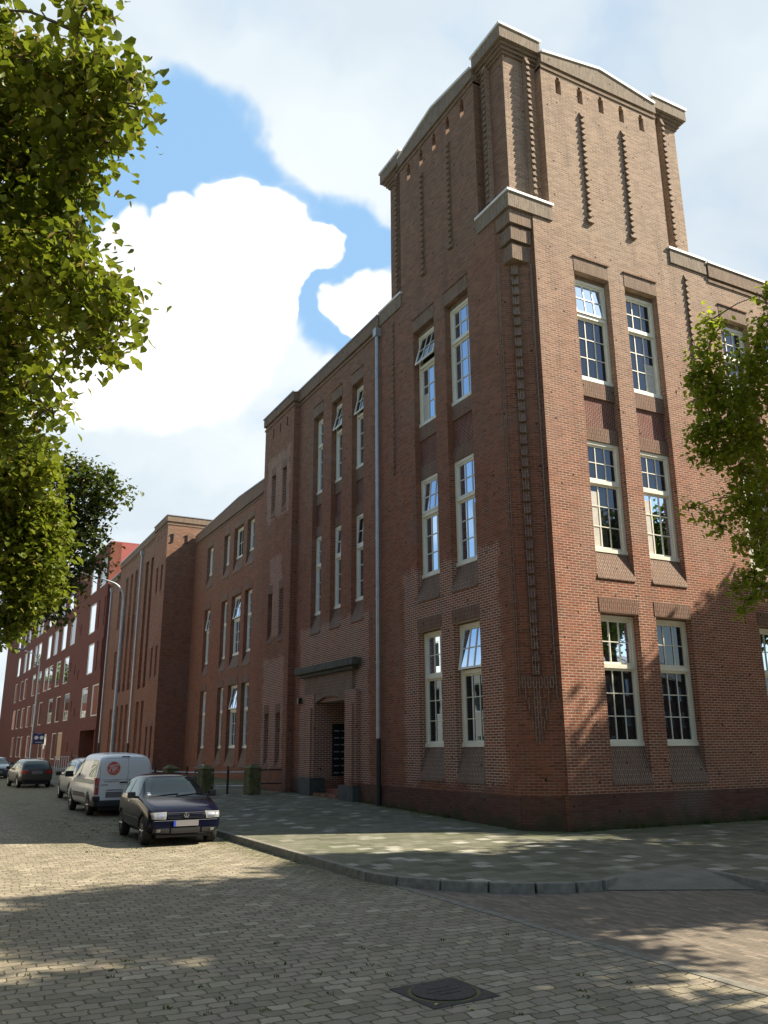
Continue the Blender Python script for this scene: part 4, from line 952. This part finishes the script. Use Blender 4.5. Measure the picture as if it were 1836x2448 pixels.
mirror(mbox, .52, .90, .97, .85)
for sg in (-1, 1):
    hl = patch('headlight', 'lamp_glass', 'f', [(sg*.42, .535), (sg*.70, .545), (sg*.725, .665), (sg*.40, .675)], .010, 8, 5)
    patch('reflector', 'alloy', 'f', [(sg*.46, .56), (sg*.60, .56), (sg*.60, .65), (sg*.46, .65)], .013, 5, 4, hl).matrix_parent_inverse = Matrix.Identity(4)
    patch('fog_lamp', 'lamp_glass', 'f', [(sg*.52, .29), (sg*.60, .29), (sg*.60, .345), (sg*.52, .345)], .012, 3, 3)
    patch('lower_grille', 'black_plastic', 'f', [(sg*.34, .27), (sg*.66, .275), (sg*.66, .36), (sg*.34, .36)], .006, 6, 3)
patch('lower_grille', 'black_plastic', 'f', [(-.30, .26), (.30, .26), (.30, .37), (-.30, .37)], .006, 8, 3)
gr = patch('grille', 'black_plastic', 'f', [(-.38, .545), (.38, .545), (.385, .66), (-.385, .66)], .006, 10, 4)
for k in range(4): patch('grille_bar', 'paint_navy', 'f', [(-.38, .553+.027*k), (.38, .553+.027*k), (.38, .566+.027*k), (-.38, .566+.027*k)], .016, 10, 1, gr)
patch('bumper_strip', 'paint_silver', 'f', [(-.66, .505), (.66, .505), (.66, .513), (-.66, .513)], .008, 14, 1)
pl = patch('number_plate', 'plate_grey', 'f', [(-.26, .395), (.26, .395), (.26, .505), (-.26, .505)], .020, 4, 2)
patch('plate_band', 'eu_blue', 'f', [(-.26, .395), (-.215, .395), (-.215, .505), (-.26, .505)], .022, 2, 2, pl)
# round badge with a V above a W
hN, _, _, _ = bvh.ray_cast(Vector((6, 0, .605)), Vector((-1, 0, 0))); bx = hN.x+.022
bd_ = mbox('badge', 'chrome', lambda m_: m_.tube([(bx, .052*math.cos(2*math.pi*k/20), .605+.052*math.sin(2*math.pi*k/20)) for k in range(21)], .007, 6, cap=False))
mbox('badge_strokes', 'chrome', lambda m_: [m_.tube([(bx, a[0]*.045, .605+a[1]*.045), (bx, b[0]*.045, .605+b[1]*.045)], .0055, 5) for a, b in (((-.45, .85), (0, .08)), ((0, .08), (.45, .85)), ((-.95, .25), (-.42, -.85)), ((-.42, -.85), (0, -.08)), ((0, -.08), (.42, -.85)), ((.42, -.85), (.95, .25)))], parent=bd_)
for a in ((-.58, .05), (-.02, .60)):
    h0 = bvh.ray_cast(Vector((6, a[0], .935)), Vector((-1, 0, 0)))[0]; h1 = bvh.ray_cast(Vector((6, a[1], .975)), Vector((-1, 0, 0)))[0]
    if h0 and h1: mbox('wiper', 'black_plastic', lambda m_: m_.tube([h0+Vector((.02, 0, .012)), h1+Vector((.02, 0, .012))], .010, 5))
patch('tax_sticker', 'sticker_white', 'f', [(-.60, .965), (-.535, .965), (-.535, 1.02), (-.60, 1.02)], .010, 2, 2)
line(patch, 'f', [(-.64, .885), (.64, .885)], .01)
for sg in (-1, 1): patch('tail_light', 'tail_red', 'r', [(sg*.50, .62), (sg*.68, .62), (sg*.68, .85), (sg*.52, .85)], .008, 4, 4)
# --- white delivery van, tail towards the camera
st = [(-2.16, .80, .42, .84, .60, 1.0, .74, 1.38), (-2.14, .84, .34, .88, .62, 1.04, .77, 1.62), (-2.08, .86, .30, .905, .62, 1.05, .77, 1.74), (-1.8, .86, .28, .92, .60, 1.06, .74, 1.80), (-1.0, .86, .24, .925, .60, 1.06, .72, 1.83), (0, .86, .24, .925, .60, 1.06, .70, 1.83), (.55, .86, .24, .925, .60, 1.06, .68, 1.80),
      (.95, .86, .24, .925, .60, 1.06, .70, 1.58), (1.35, .86, .24, .92, .60, 1.05, .76, 1.20), (1.6, .86, .24, .91, .58, .98, .78, 1.06), (2.0, .80, .24, .88, .52, .80, .72, .88), (2.18, .70, .28, .80, .48, .66, .62, .70), (2.2, .64, .32, .74, .46, .60, .58, .64)]
t, patch, mbox, bvh = car('delivery_van', 'white delivery van seen from behind with a round red sticker on its rear door', 'van', (-6.62, 14.1, 0), R_(90+2.5), st, 'white_paint', (-1.36, 1.36), .31)
sc_ = .985
patch('rear_door_panel', 'white_paint', 'r', [(-.70, 1.06), (.70, 1.06), (.62, 1.60), (-.62, 1.60)], .006, 12, 8)
patch('panel_gap', 'black_plastic', 'r', [(-.085, .40), (-.075, .40), (-.075, 1.72), (-.085, 1.72)], .006, 1, 20)
line(patch, 'r', [(-.76, .45), (-.74, 1.66)], .008); line(patch, 'r', [(.76, .45), (.74, 1.66)], .008); line(patch, 'r', [(-.74, 1.67), (.74, 1.67)], .008)
line(patch, 'r', [(-.72, 1.045), (.72, 1.045)], .006)
patch('brake_light', 'black_plastic', 'r', [(-.12, 1.695), (.12, 1.695), (.12, 1.725), (-.12, 1.725)], .010, 4, 2)
for sg in (-1, 1):
    tl = patch('tail_light', 'tail_red', 'r', [(sg*.775, .62), (sg*.87, .62), (sg*.865, 1.10), (sg*.765, 1.10)], .014, 5, 10)
    patch('reversing_light', 'lamp_glass', 'r', [(sg*.785, .82), (sg*.86, .82), (sg*.86, .89), (sg*.785, .89)], .018, 3, 3, tl)
mbox('bumper', 'black_plastic', lambda m_: m_.prism([(-2.13, -.86), (-2.24, -.74), (-2.26, 0), (-2.24, .74), (-2.13, .86), (-1.72, .93), (-1.72, -.93)], .27, .46), bevel=.04)
for sg in (-1, 1): mbox('bumper_corner', 'black_plastic', lambda m_: m_.box(-2.17, -2.0, min(sg*.70, sg*.915), max(sg*.70, sg*.915), .44, .58), bevel=.03)
pl = patch('number_plate', 'plate_grey', 'r', [(.02, .53), (.55, .53), (.55, .70), (.02, .70)], .018, 4, 2)
patch('plate_recess', 'white_paint', 'r', [(-.02, .50), (.60, .50), (.60, .745), (-.02, .745)], .010, 4, 2)
patch('plate_light', 'black_plastic', 'r', [(-.0, .735), (.58, .735), (.50, .76), (.08, .76)], .022, 4, 1)
mbox('door_handle', 'black_plastic', lambda m_: m_.box(-2.235, -2.17, -.07, .16, .945, .985), bevel=.012)
for sd in ('l', 'R'):
    patch('side_window', 'car_glass', sd, [(1.2, 1.12), (.30, 1.12), (.30, 1.62), (.82, 1.60)], .006, 8, 6)
    patch('side_window', 'car_glass', sd, [(-1.15, 1.12), (-1.98, 1.12), (-1.92, 1.60), (-1.15, 1.62)], .006, 8, 6)
    patch('stripe', 'teal_paint', sd, [(1.1, .92), (-2.02, .92), (-2.02, 1.05), (1.1, 1.05)], .004, 16, 2)
    patch('side_trim', 'black_plastic', sd, [(.95, .50), (-.95, .50), (-.95, .64), (.95, .64)], .008, 14, 1)
    line(patch, sd, [(.28, .36), (.26, 1.66)]); line(patch, sd, [(-.62, .36), (-.64, 1.70)])
mirror(mbox, 1.02, 1.06, 1.16, 1.25)
patch('windscreen', 'car_glass', 'f', [(-.74, 1.12), (.74, 1.12), (.62, 1.66), (-.62, 1.66)], .006, 10, 8)
for sg in (-1, 1): patch('headlight', 'lamp_glass', 'f', [(sg*.48, .62), (sg*.78, .64), (sg*.80, .84), (sg*.56, .80)], .010, 5, 4)
# round starburst sticker and lettering, flat on the tail door
hx = bvh.ray_cast(Vector((-6, .33, 1.36)), Vector((1, 0, 0)))[0].x; nrm_ = bvh.ray_cast(Vector((-6, .33, 1.36)), Vector((1, 0, 0)))[1]
tilt = math.atan2(nrm_.z, -nrm_.x)
def onback(y, z, off): h = bvh.ray_cast(Vector((-6, y, z)), Vector((1, 0, 0)))[0]; return Vector((h.x-off, y, z))
sb = MB(); nT = 22; cy_, cz_ = .36, 1.375; ring = []
for k in range(nT*2):
    r = .21 if k % 2 else .18; a = math.pi*k/nT; ring.append(onback(cy_+r*math.cos(a), cz_+r*math.sin(a), .019))
c0 = onback(cy_, cz_, .022)
for k in range(nT*2): sb.poly([c0, ring[k], ring[(k+1) % (nT*2)]])
stk = sb.build('sticker', 'sticker_red', t); stk.matrix_parent_inverse = Matrix.Identity(4)
RX = (R_(90)-tilt*0, 0, R_(-90))
def tx(s, y, z, size, mat, par, rollv=0, bold=.0):
    p = onback(y, z, .030); q = text('lettering', s, size, mat, par, p, (0, 0, 0), bold)
    h = bvh.ray_cast(Vector((-6, y, z)), Vector((1, 0, 0)))[1]; h = h if h.x < 0 else -h
    zax = h.normalized(); xax = Vector((0, -1, 0)); xax = (xax-zax*xax.dot(zax)).normalized(); yax = zax.cross(xax)
    mm = Matrix((xax, yax, zax)).transposed() @ Matrix.Rotation(rollv, 3, 'Z'); q.rotation_euler = mm.to_euler(); return q
tx('GRATIS', .36, 1.455, .085, 'sticker_white', stk, R_(9), .002); tx('€ 309,-', .36, 1.325, .105, 'sticker_white', stk, R_(9), .003)
tx('cv-ketel', .36, 1.40, .03, 'sticker_white', stk, R_(9)) if False else None
for k, dz in enumerate((1.405, 1.385)):
    bb = MB(); a, b_ = onback(.47, dz-.016, .028), onback(.25, dz+.016, .028); bb.tube([a, b_], .005, 4); q = bb.build('sticker_line', 'sticker_white', stk); q.matrix_parent_inverse = Matrix.Identity(4)
bb = MB(); bb.tube([onback(.45, 1.245, .028), onback(.28, 1.265, .028)], .006, 4); q = bb.build('sticker_line', 'sticker_white', stk); q.matrix_parent_inverse = Matrix.Identity(4)
tx('energiewacht', .40, 1.005, .085, 'text_grey', t); tx('0800 03', -.26, 1.005, .085, 'text_grey', t)
bb = MB(); bb.tube([onback(.70, .90, .02), onback(.50, .90, .02)], .010, 4); q = bb.build('model_strip', 'text_grey', t); q.matrix_parent_inverse = Matrix.Identity(4)
# --- small family car body shared by the three farther cars
def family(label, name, cat, loc, rz, paint, kx=1., kz=1., roofbars=False, wheels=(-1.28, 1.28)):
    st = [(-2.05, .66, .40, .70, .52, .80, .60, .88), (-2.0, .74, .30, .78, .54, .92, .64, 1.02), (-1.85, .78, .26, .82, .55, .95, .64, 1.22), (-1.6, .79, .24, .84, .55, .96, .62, 1.40), (-1.0, .80, .22, .85, .55, .96, .60, 1.47), (-.1, .80, .21, .85, .55, .96, .60, 1.48), (.3, .80, .21, .85, .55, .96, .60, 1.43),
          (.72, .80, .21, .85, .55, .96, .66, 1.18), (1.08, .80, .21, .845, .55, .95, .72, .99), (1.5, .78, .21, .83, .52, .84, .68, .89), (1.9, .72, .22, .79, .48, .72, .62, .76), (2.05, .62, .27, .72, .45, .62, .56, .64)]
    st = [(a*kx, b, c, d, e, f*(1+(kz-1)*.5), g, h*kz) for (a, b, c, d, e, f, g, h) in st]
    t, patch, mbox, bvh = car(name, label, cat, loc, rz, st, paint, [w*kx for w in wheels], .30, sub=1)
    q = kz; zb = .96*(1+(kz-1)*.5)+.03
    patch('rear_window', 'car_glass', 'r', [(-.62, zb), (.62, zb), (.52, 1.36*q), (-.52, 1.36*q)], .008, 10, 6)
    patch('windscreen', 'car_glass', 'f', [(-.68, zb+.02), (.68, zb+.02), (.56, 1.38*q), (-.56, 1.38*q)], .008, 10, 6)
    for sd in ('l', 'R'):
        patch('side_window', 'car_glass', sd, [(.85*kx, zb), (-.25*kx, zb), (-.25*kx, 1.38*q), (.32*kx, 1.37*q)], .006, 8, 5)
        patch('side_window', 'car_glass', sd, [(-.33*kx, zb), (-1.60*kx, zb), (-1.32*kx, 1.33*q), (-.33*kx, 1.38*q)], .006, 8, 5)
        line(patch, sd, [(.85*kx, .9), (.83*kx, .32)]); line(patch, sd, [(-.28*kx, .92), (-.28*kx, .30)])
        patch('door_handle', 'chrome', sd, [(-.18*kx, .82), (-.04*kx, .82), (-.04*kx, .85), (-.18*kx, .85)], .012, 3, 1)
    for sg in (-1, 1):
        patch('tail_light', 'tail_red', 'r', [(sg*.44, .72), (sg*.76, .72), (sg*.77, .88), (sg*.46, .88)], .010, 5, 4)
        patch('headlight', 'lamp_glass', 'f', [(sg*.42, .56), (sg*.70, .57), (sg*.72, .68), (sg*.42, .67)], .010, 5, 4)
    patch('number_plate', 'plate_grey', 'r', [(-.27, .70), (.27, .70), (.27, .86), (-.27, .86)], .012, 4, 2)
    patch('number_plate', 'plate_grey', 'f', [(-.26, .40), (.26, .40), (.26, .52), (-.26, .52)], .012, 4, 2)
    patch('bumper_insert', 'black_plastic', 'r', [(-.66, .33), (.66, .33), (.66, .42), (-.66, .42)], .008, 10, 2)
    patch('grille', 'black_plastic', 'f', [(-.36, .56), (.36, .56), (.36, .66), (-.36, .66)], .008, 8, 2)
    mirror(mbox, .78*kx, .96, .99, 1.)
    mbox('wiper', 'black_plastic', lambda m_: m_.box(-2.0*kx, -1.95*kx, -.25, .02, zb-.02, zb+.03))
    if roofbars: mbox('roof_rail', 'black_plastic', lambda m_: [m_.tube([(-1.3*kx, sg*.56, 1.46*q), (-1.2*kx, sg*.56, 1.52*q), (.1*kx, sg*.56, 1.53*q), (.2*kx, sg*.56, 1.45*q)], .02, 6) for sg in (-1, 1)])
    return t
family('silver people carrier parked in front of the white van, mostly hidden by it', 'people_carrier', 'car', (-6.12, 21.9, 0), R_(91), 'paint_silver', 1.02, 1.09, True)
family('grey brown estate car seen from behind, farther down the street', 'estate_car', 'car', (-6.95, 35.6, 0), R_(95), 'paint_bronze', 1.05, .99)
family('blue grey car facing the camera, farthest away at the left edge', 'saloon_car', 'car', (-7.55, 52.0, 0), R_(-90), 'paint_blue', 1.05, .97)
# ================================================================== TREES
rng = np.random.default_rng(11)
camv = np.array(CAM); Rn, Un, Fn = np.array(Rt), np.array(Up), np.array(Fw)
def leaves(name, parent, C, Rr, N, size, mat, hang=.55, clump=.10, bract=.10, keep=None, squash=.9):
    """leaves in sprays spread through the crown's balls"""
    pts = []; 
    for c, r, n in zip(C, Rr, N):
        c = np.array(c); ns = max(3, int(n/9))
        d = rng.normal(size=(ns, 3)); d /= np.linalg.norm(d, axis=1)[:, None]
        rad = r*rng.random(ns)**.42
        o = c + d*rad[:, None]*np.array([1, 1, squash])
        q = np.repeat(o, 9, axis=0) + rng.normal(size=(ns*9, 3))*clump*np.array([1, 1, .8])
        pts.append(q)
    P = np.concatenate(pts)
    if keep is not None: P = P[keep(P)]
    n = len(P)
    az = rng.random(n)*2*np.pi; tilt = np.clip(rng.normal(hang, .45, n), -.6, 1.5)
    ax = np.stack([np.cos(az)*np.cos(tilt), np.sin(az)*np.cos(tilt), -np.sin(tilt)], 1)       # leaf axis
    side = np.stack([-np.sin(az), np.cos(az), rng.normal(0, .35, n)], 1); side /= np.linalg.norm(side, axis=1)[:, None]
    nn = np.cross(ax, side); s = size*rng.uniform(.5, 1.35, n); tone = rng.random(n)*.86
    isb = rng.random(n) < bract; tone[isb] = .87+rng.random(isb.sum())*.13
    wf = np.where(isb, .16, .5); lf = np.where(isb, .9, 1.)
    tone = np.clip(np.where(isb, tone, .5*tone + .43*(0.5+.5*np.sin(P[:, 0]*2.1+P[:, 2]*3.3)*np.cos(P[:, 1]*1.7))), 0, 1); tone[~isb] = np.minimum(tone[~isb], .86)
    def V(a, b, c): return P + ax*(a*s*lf)[:, None] + side*(b*s*wf*2)[:, None] + nn*(c*s)[:, None]
    vs = np.stack([V(0, 0, 0), V(.05, .36, .08), V(.50, .46, .12), V(1.05, 0, -.08), V(.50, -.46, .12), V(.05, -.36, .08)], 1).reshape(-1, 3)
    idx = np.arange(n)[:, None]*6; f = np.concatenate([idx+np.array([[0, 1, 2, 3]]), idx+np.array([[0, 3, 4, 5]])], 1).reshape(-1)
    me = bpy.data.meshes.new(name); me.vertices.add(len(vs)); me.vertices.foreach_set('co', vs.ravel().astype(np.float32))
    me.loops.add(len(f)); me.loops.foreach_set('vertex_index', f.astype(np.int32)); me.polygons.add(n*2)
    me.polygons.foreach_set('loop_start', (np.arange(n*2)*4).astype(np.int32)); me.polygons.foreach_set('loop_total', np.full(n*2, 4, np.int32))
    me.update(); at = me.attributes.new('tone', 'FLOAT', 'POINT'); at.data.foreach_set('value', np.repeat(tone, 6).astype(np.float32))
    me.materials.append(M[mat]); o = bpy.data.objects.new(name, me); COL.objects.link(o); o.parent = parent; o.matrix_parent_inverse = wmat(parent).inverted(); return o
def limbs(parent, base, top, C, Rr, r0=.2, twigs=3):
    m_ = MB(); base = Vector(base); top = Vector(top); H = top-base
    m_.tube([base-Vector((0, 0, .1)), base+H*.1, base+H*.35+Vector((.08, .05, 0)), base+H*.7, top], [r0*1.35, r0, r0*.85, r0*.55, r0*.15], 12)
    tr = m_.build('trunk', 'bark', parent, smooth=True); m_ = MB()
    for c, r in zip(C, Rr):
        c = Vector(c); f = min(max((c.z-base.z)/H.length-.25, .18), .85); s = base+H*f; mid = s.lerp(c, .55)+Vector((0, 0, .12*(c-s).length)); L_ = (c-s).length; q = max(.012, min(.09, .018*L_))
        m_.tube([s, s.lerp(mid, .5), mid, c], [q*1.5, q*1.2, q*.8, q*.3], 6)
        for k in range(twigs):
            d = Vector(rng.normal(size=3)).normalized()*r*.85; m_.tube([mid.lerp(c, .5), c.lerp(c+d, .5), c+d], [q*.4, q*.28, .004], 4)
    m_.build('branch', 'bark', parent, smooth=True)
def pxb(lst, k=1.0):
    C = []; Rr = []
    for (x, y, d, r) in lst: C.append(tuple(W(x, y, d))); Rr.append(r*d/FPX)
    return C, Rr
def crown(c, R0, n, zs=1.25):
    C = []; Rr = []; g = np.random.default_rng(int(abs(c[0]*7+c[1]*13)*10)+3)
    for k in range(n):
        d = g.normal(size=3); d /= np.linalg.norm(d); rr = R0*(.35+.50*g.random()); q = np.array(c)+d*rr*np.array([1, 1, zs]); C.append(tuple(q)); Rr.append(R0*g.uniform(.26, .40))
    return C, Rr
def outside(P):  # leaves of the unseen part of a crown: only those beyond the left border of the view
    d = P-camv; z = d@Fn; x = d@Rn; return (x/np.maximum(z, .01) < -.472) | (z < .3)
def tree_view(name, label, base, top, lst, per, size, mat, extra=None, side=None, trunk=.22, clump=.10, bract=.1):
    t = thing(name, label, 'tree', base, 0, 'linden trees around the crossing')
    C, Rr = pxb(lst); N = [max(60, int(per*(r/.5)**2)) for r in Rr]
    limbs(t, base, top, [] if not extra else extra[0][::2], [] if not extra else extra[1][::2], trunk)
    m_ = MB()
    for i in range(1, len(C)):
        j = min(range(i), key=lambda k: (Vector(C[k])-Vector(C[i])).length); a, b = Vector(C[j]), Vector(C[i]); m_.tube([a, a.lerp(b, .5)+Vector((0, 0, .06)), b], [.014, .009, .006], 5)
    for c, r in zip(C, Rr):   # thin twigs inside each spray
        c = Vector(c)
        for k in range(5):
            d = Vector(rng.normal(size=3)).normalized()*r*.8; e = Vector(rng.normal(size=3)).normalized()*r*.8; m_.tube([c+d, c+(d+e)*.2, c+e], [.004, .008, .003], 4)
    split(m_, 'twig', 'bark', t) if False else m_.build('twigs', 'bark', t)
    leaves('foliage', t, C, Rr, N, size, mat, clump=clump, bract=bract)
    if extra:
        o = leaves('foliage', t, extra[0], extra[1], [int(1100*r*r) for r in extra[1]], size*1.9, mat, clump=.2, keep=side)
    return t
near = [(250, 20, 5.2, 55), (225, 75, 5.2, 40), (10, 20, 5.6, 50), (60, 130, 5.6, 80), (20, 190, 6.2, 110), (130, 175, 6, 80), (190, 200, 5.8, 80), (255, 170, 5.8, 55), (330, 180, 5.8, 60), (365, 250, 5.6, 40), (310, 250, 6, 80), (220, 290, 6.2, 95), (120, 300, 6.6, 110), (40, 340, 6.6, 120),
        (300, 340, 6, 55), (220, 390, 6.2, 75), (130, 430, 6.8, 105), (40, 480, 6.6, 120), (195, 470, 6.4, 60), (150, 545, 6.4, 85), (215, 560, 6, 50), (60, 610, 6.2, 120), (160, 640, 6, 95), (235, 680, 6, 80), (300, 690, 5.8, 50), (325, 745, 5.8, 48), (250, 760, 6, 80), (130, 740, 6.4, 95), (40, 750, 6.6, 110),
        (290, 815, 5.9, 55), (230, 835, 6, 35), (100, 850, 6.6, 70), (20, 880, 6.6, 95), (90, 930, 6.4, 70), (165, 900, 6.2, 35), (160, 985, 6.4, 42), (60, 1010, 6.6, 60), (110, 1060, 6.6, 45), (20, 980, 6.6, 70)]
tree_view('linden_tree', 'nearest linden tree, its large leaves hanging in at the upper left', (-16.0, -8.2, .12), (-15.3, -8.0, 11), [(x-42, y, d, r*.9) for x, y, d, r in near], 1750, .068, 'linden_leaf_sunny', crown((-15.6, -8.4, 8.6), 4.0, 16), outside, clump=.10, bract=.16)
mid = [(20, 1110, 11.5, 85), (90, 1120, 11.5, 60), (30, 1200, 12, 100), (85, 1230, 12, 70), (20, 1300, 12, 90), (80, 1330, 12, 75), (120, 1290, 12.2, 45), (30, 1390, 12, 75), (90, 1410, 12.2, 60), (40, 1460, 12.4, 50), (30, 1080, 11.5, 70), (10, 1500, 12, 35)]
tree_view('linden_tree', 'second linden tree on the left, bright yellow green, between the near and the dark one', (-15.6, .5, .12), (-15.4, .5, 12), mid, 1500, .085, 'linden_leaf_sunny', crown((-16, .5, 8.5), 4.2, 14), outside, clump=.12)
darkt = [(150, 1150, 19, 45), (205, 1150, 19, 55), (255, 1170, 19, 40), (280, 1185, 19, 22), (180, 1210, 19.5, 65), (235, 1220, 19.5, 40), (130, 1250, 19.5, 60), (200, 1280, 19.5, 45), (230, 1300, 19.5, 28), (150, 1320, 20, 60), (205, 1350, 20, 38), (240, 1355, 20, 18), (110, 1390, 20, 60), (160, 1400, 20, 38), (120, 1450, 20, 38), (60, 1470, 20, 40), (150, 1475, 20, 16), (20, 1510, 20, 30), (195, 1110, 19, 22), (165, 1105, 19, 20), (60, 1420, 20, 50)]
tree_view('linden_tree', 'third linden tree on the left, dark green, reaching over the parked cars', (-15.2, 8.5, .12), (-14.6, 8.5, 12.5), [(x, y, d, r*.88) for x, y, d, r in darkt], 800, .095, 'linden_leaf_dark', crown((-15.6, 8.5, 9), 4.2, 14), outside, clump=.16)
right = [(1700, 765, 14, 22), (1705, 800, 14, 30), (1690, 850, 14, 42), (1700, 900, 14, 45), (1670, 900, 14, 28), (1655, 905, 14, 15), (1720, 940, 14, 50), (1690, 960, 14, 42), (1830, 700, 14, 24), (1835, 760, 14, 32), (1810, 810, 14, 42), (1835, 870, 14, 55), (1790, 880, 14.2, 45), (1800, 950, 14.2, 60), (1760, 1000, 14, 60), (1700, 1020, 14, 52), (1670, 1040, 14, 30), (1740, 1070, 14, 60), (1700, 1085, 14, 40), (1810, 1060, 14.2, 65), (1780, 1130, 14, 45),
         (1830, 1150, 14.4, 40), (1770, 1185, 14, 30), (1650, 1215, 14, 14), (1690, 1228, 14, 20), (1730, 1230, 14, 28), (1780, 1225, 14, 34), (1720, 1260, 14, 18), (1825, 1265, 14.2, 50), (1780, 1300, 14, 26), (1830, 1340, 14, 40), (1790, 1380, 14, 32), (1755, 1405, 14, 14), (1820, 1400, 14, 34), (1790, 1430, 14, 18), (1775, 1455, 14, 11), (1835, 1200, 14, 40)]
def offright(P): d = P-camv; z = d@Fn; x = d@Rn; return (x/np.maximum(z, .01) > .468) | (z < .3)
A0 = (3.0, -10.4, .12)
ex = crown((2.6, -10.4, 9.2), 3.7, 24)
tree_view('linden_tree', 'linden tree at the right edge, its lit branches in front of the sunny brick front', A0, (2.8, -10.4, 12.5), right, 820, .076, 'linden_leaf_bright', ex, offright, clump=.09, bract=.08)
def tree_far(base, c, R0, n, per, label, size=.13):
    t = thing('linden_tree', label, 'tree', base, 0, 'linden trees around the crossing'); C, Rr = crown(c, R0, n)
    limbs(t, base, (c[0], c[1], c[2]+R0*.8), C[::2], Rr[::2], .2, 1); leaves('foliage', t, C, Rr, [per]*n, size*1.5, 'linden_leaf', clump=.22, bract=.05, keep=lambda P: offright(P) | outside(P))
tree_far((9.0, -10.1, .12), (8.7, -9.9, 9.3), 3.6, 22, 1500, 'linden tree on the square to the right, second from the crossing')
tree_far((15.6, -5.9, .12), (14.8, -5.5, 9.6), 3.9, 24, 1150, 'linden tree close to the sunny front, to the right of the view')
tree_far((21.5, -6.4, .12), (21.5, -6.2, 9.2), 3.9, 16, 900, 'linden tree close to the sunny front, farther right')
tree_far((15.6, -13.6, .12), (15.6, -13.6, 9.2), 3.7, 16, 900, 'linden tree on the square to the right, third from the crossing')
tree_far((.3, -13.6, .12), (-.7, -13.4, 8.2), 2.8, 14, 1400, 'smaller linden tree beside the side street, right of the camera')
# far tree over the roofs at the left edge
t = thing('distant_tree', 'pale green tree showing above the far house at the left edge', 'tree', (-16.5, 168, 0)); C, Rr = crown((-16.5, 168, 15), 5, 16)
limbs(t, (-16.5, 168, 0), (-16.5, 168, 18), C[::3], Rr[::3], .3, 0); leaves('foliage', t, C, Rr, [260]*16, .45, 'linden_leaf', clump=.5, bract=0)

# ================================================================== HOUSES ACROSS THE STREETS (behind and beside the camera)
simple('pale_render', (.58, .55, .48), .8, nvar=.08, nscale=.8)
def house(loc, rz, label, wm='far_wall'):
    t = thing('terraced_house', label, 'house', loc, rz, 'terraced houses across the streets')
    fr = Fr((0, 0, 0), (1, 0, 0), (0, 1, 0)); ho = [(x, x+1.3, z, z+1.9, .15) for x in (.9, 3.35, 5.8) for z in (4.2, 7.6)] + [(.9, 3.2, .8, 2.9, .15), (5.6, 6.7, 0, 2.6, .25)]
    m_ = MB(); facade(m_, fr, 0, 8, -.1, 10.2, ho); 
    for x in (0, 8): m_.poly([(x, 0, -.1), (x, 9, -.1), (x, 9, 10.2), (x, 0, 10.2)])
    m_.poly([(0, 9, -.1), (8, 9, -.1), (8, 9, 10.2), (0, 9, 10.2)]); setmat_local(m_.build('wall', wm, t))
    m_ = MB(); m_.extr([(0, -.3, 10.2), (0, 4.5, 13.4), (0, 9.3, 10.2)], [(8, -.3, 10.2), (8, 4.5, 13.4), (8, 9.3, 10.2)]); setmat_local(m_.build('roof', 'roof_felt', t))
    for h in ho[:-1]:
        F = MB()
        fr.box(F, h[0], h[0]+.08, h[2], h[3], .05, .14); fr.box(F, h[1]-.08, h[1], h[2], h[3], .05, .14); fr.box(F, h[0]+.08, h[1]-.08, h[3]-.08, h[3], .05, .14); fr.box(F, h[0]+.08, h[1]-.08, h[2], h[2]+.08, .05, .14)
        wv = setmat_local(F.build('window', 'window_paint', t)); P = MB(); P.poly([(h[0]+.08, .11, h[2]+.08), (h[1]-.08, .11, h[2]+.08), (h[1]-.08, .11, h[3]-.08), (h[0]+.08, .11, h[3]-.08)]); q = P.build('pane', 'window_glass', wv); q.matrix_parent_inverse = Matrix.Identity(4)
    m_ = MB(); m_.box(5.62, 6.68, .18, .24, 0, 2.58); setmat_local(m_.build('door', 'teal_paint', t)); return t
def clone(root, loc, rz, label):
    r = root.copy(); COL.objects.link(r); r.location = loc; r.rotation_euler = (0, 0, rz); r['label'] = label
    for ch in list(root.children):
        c = ch.copy(); COL.objects.link(c); c.parent = r
        for g_ in ch.children: d = g_.copy(); COL.objects.link(d); d.parent = c
    return r
ords = ['first', 'second', 'third', 'fourth', 'fifth', 'sixth', 'seventh', 'eighth', 'ninth', 'tenth', 'eleventh', 'twelfth', 'thirteenth', 'fourteenth', 'fifteenth', 'sixteenth', 'seventeenth', 'eighteenth']
h0 = house((-20, -6, 0), R_(90), 'brick terraced house across the street on the left, first beyond the crossing')
for k in range(1, 4): clone(h0, (-20, -6+8.02*k, 0), R_(90), 'brick terraced house across the street on the left, %s beyond the crossing' % ords[k])
h1 = house((-20, -6+8.02*4, 0), R_(90), 'pale rendered terraced house across the street on the left, fifth beyond the crossing', 'pale_render')
for k in range(5, 18): clone(h1, (-20, -6+8.02*k, 0), R_(90), 'pale rendered terraced house across the street on the left, %s beyond the crossing' % ords[k])
for k in range(12): clone(h0, (-6+8.02*(k+1), -34-3.5*k, 0), R_(180-23.6), 'brick terraced house on the far side of the side street, %s from the crossing' % ords[k])
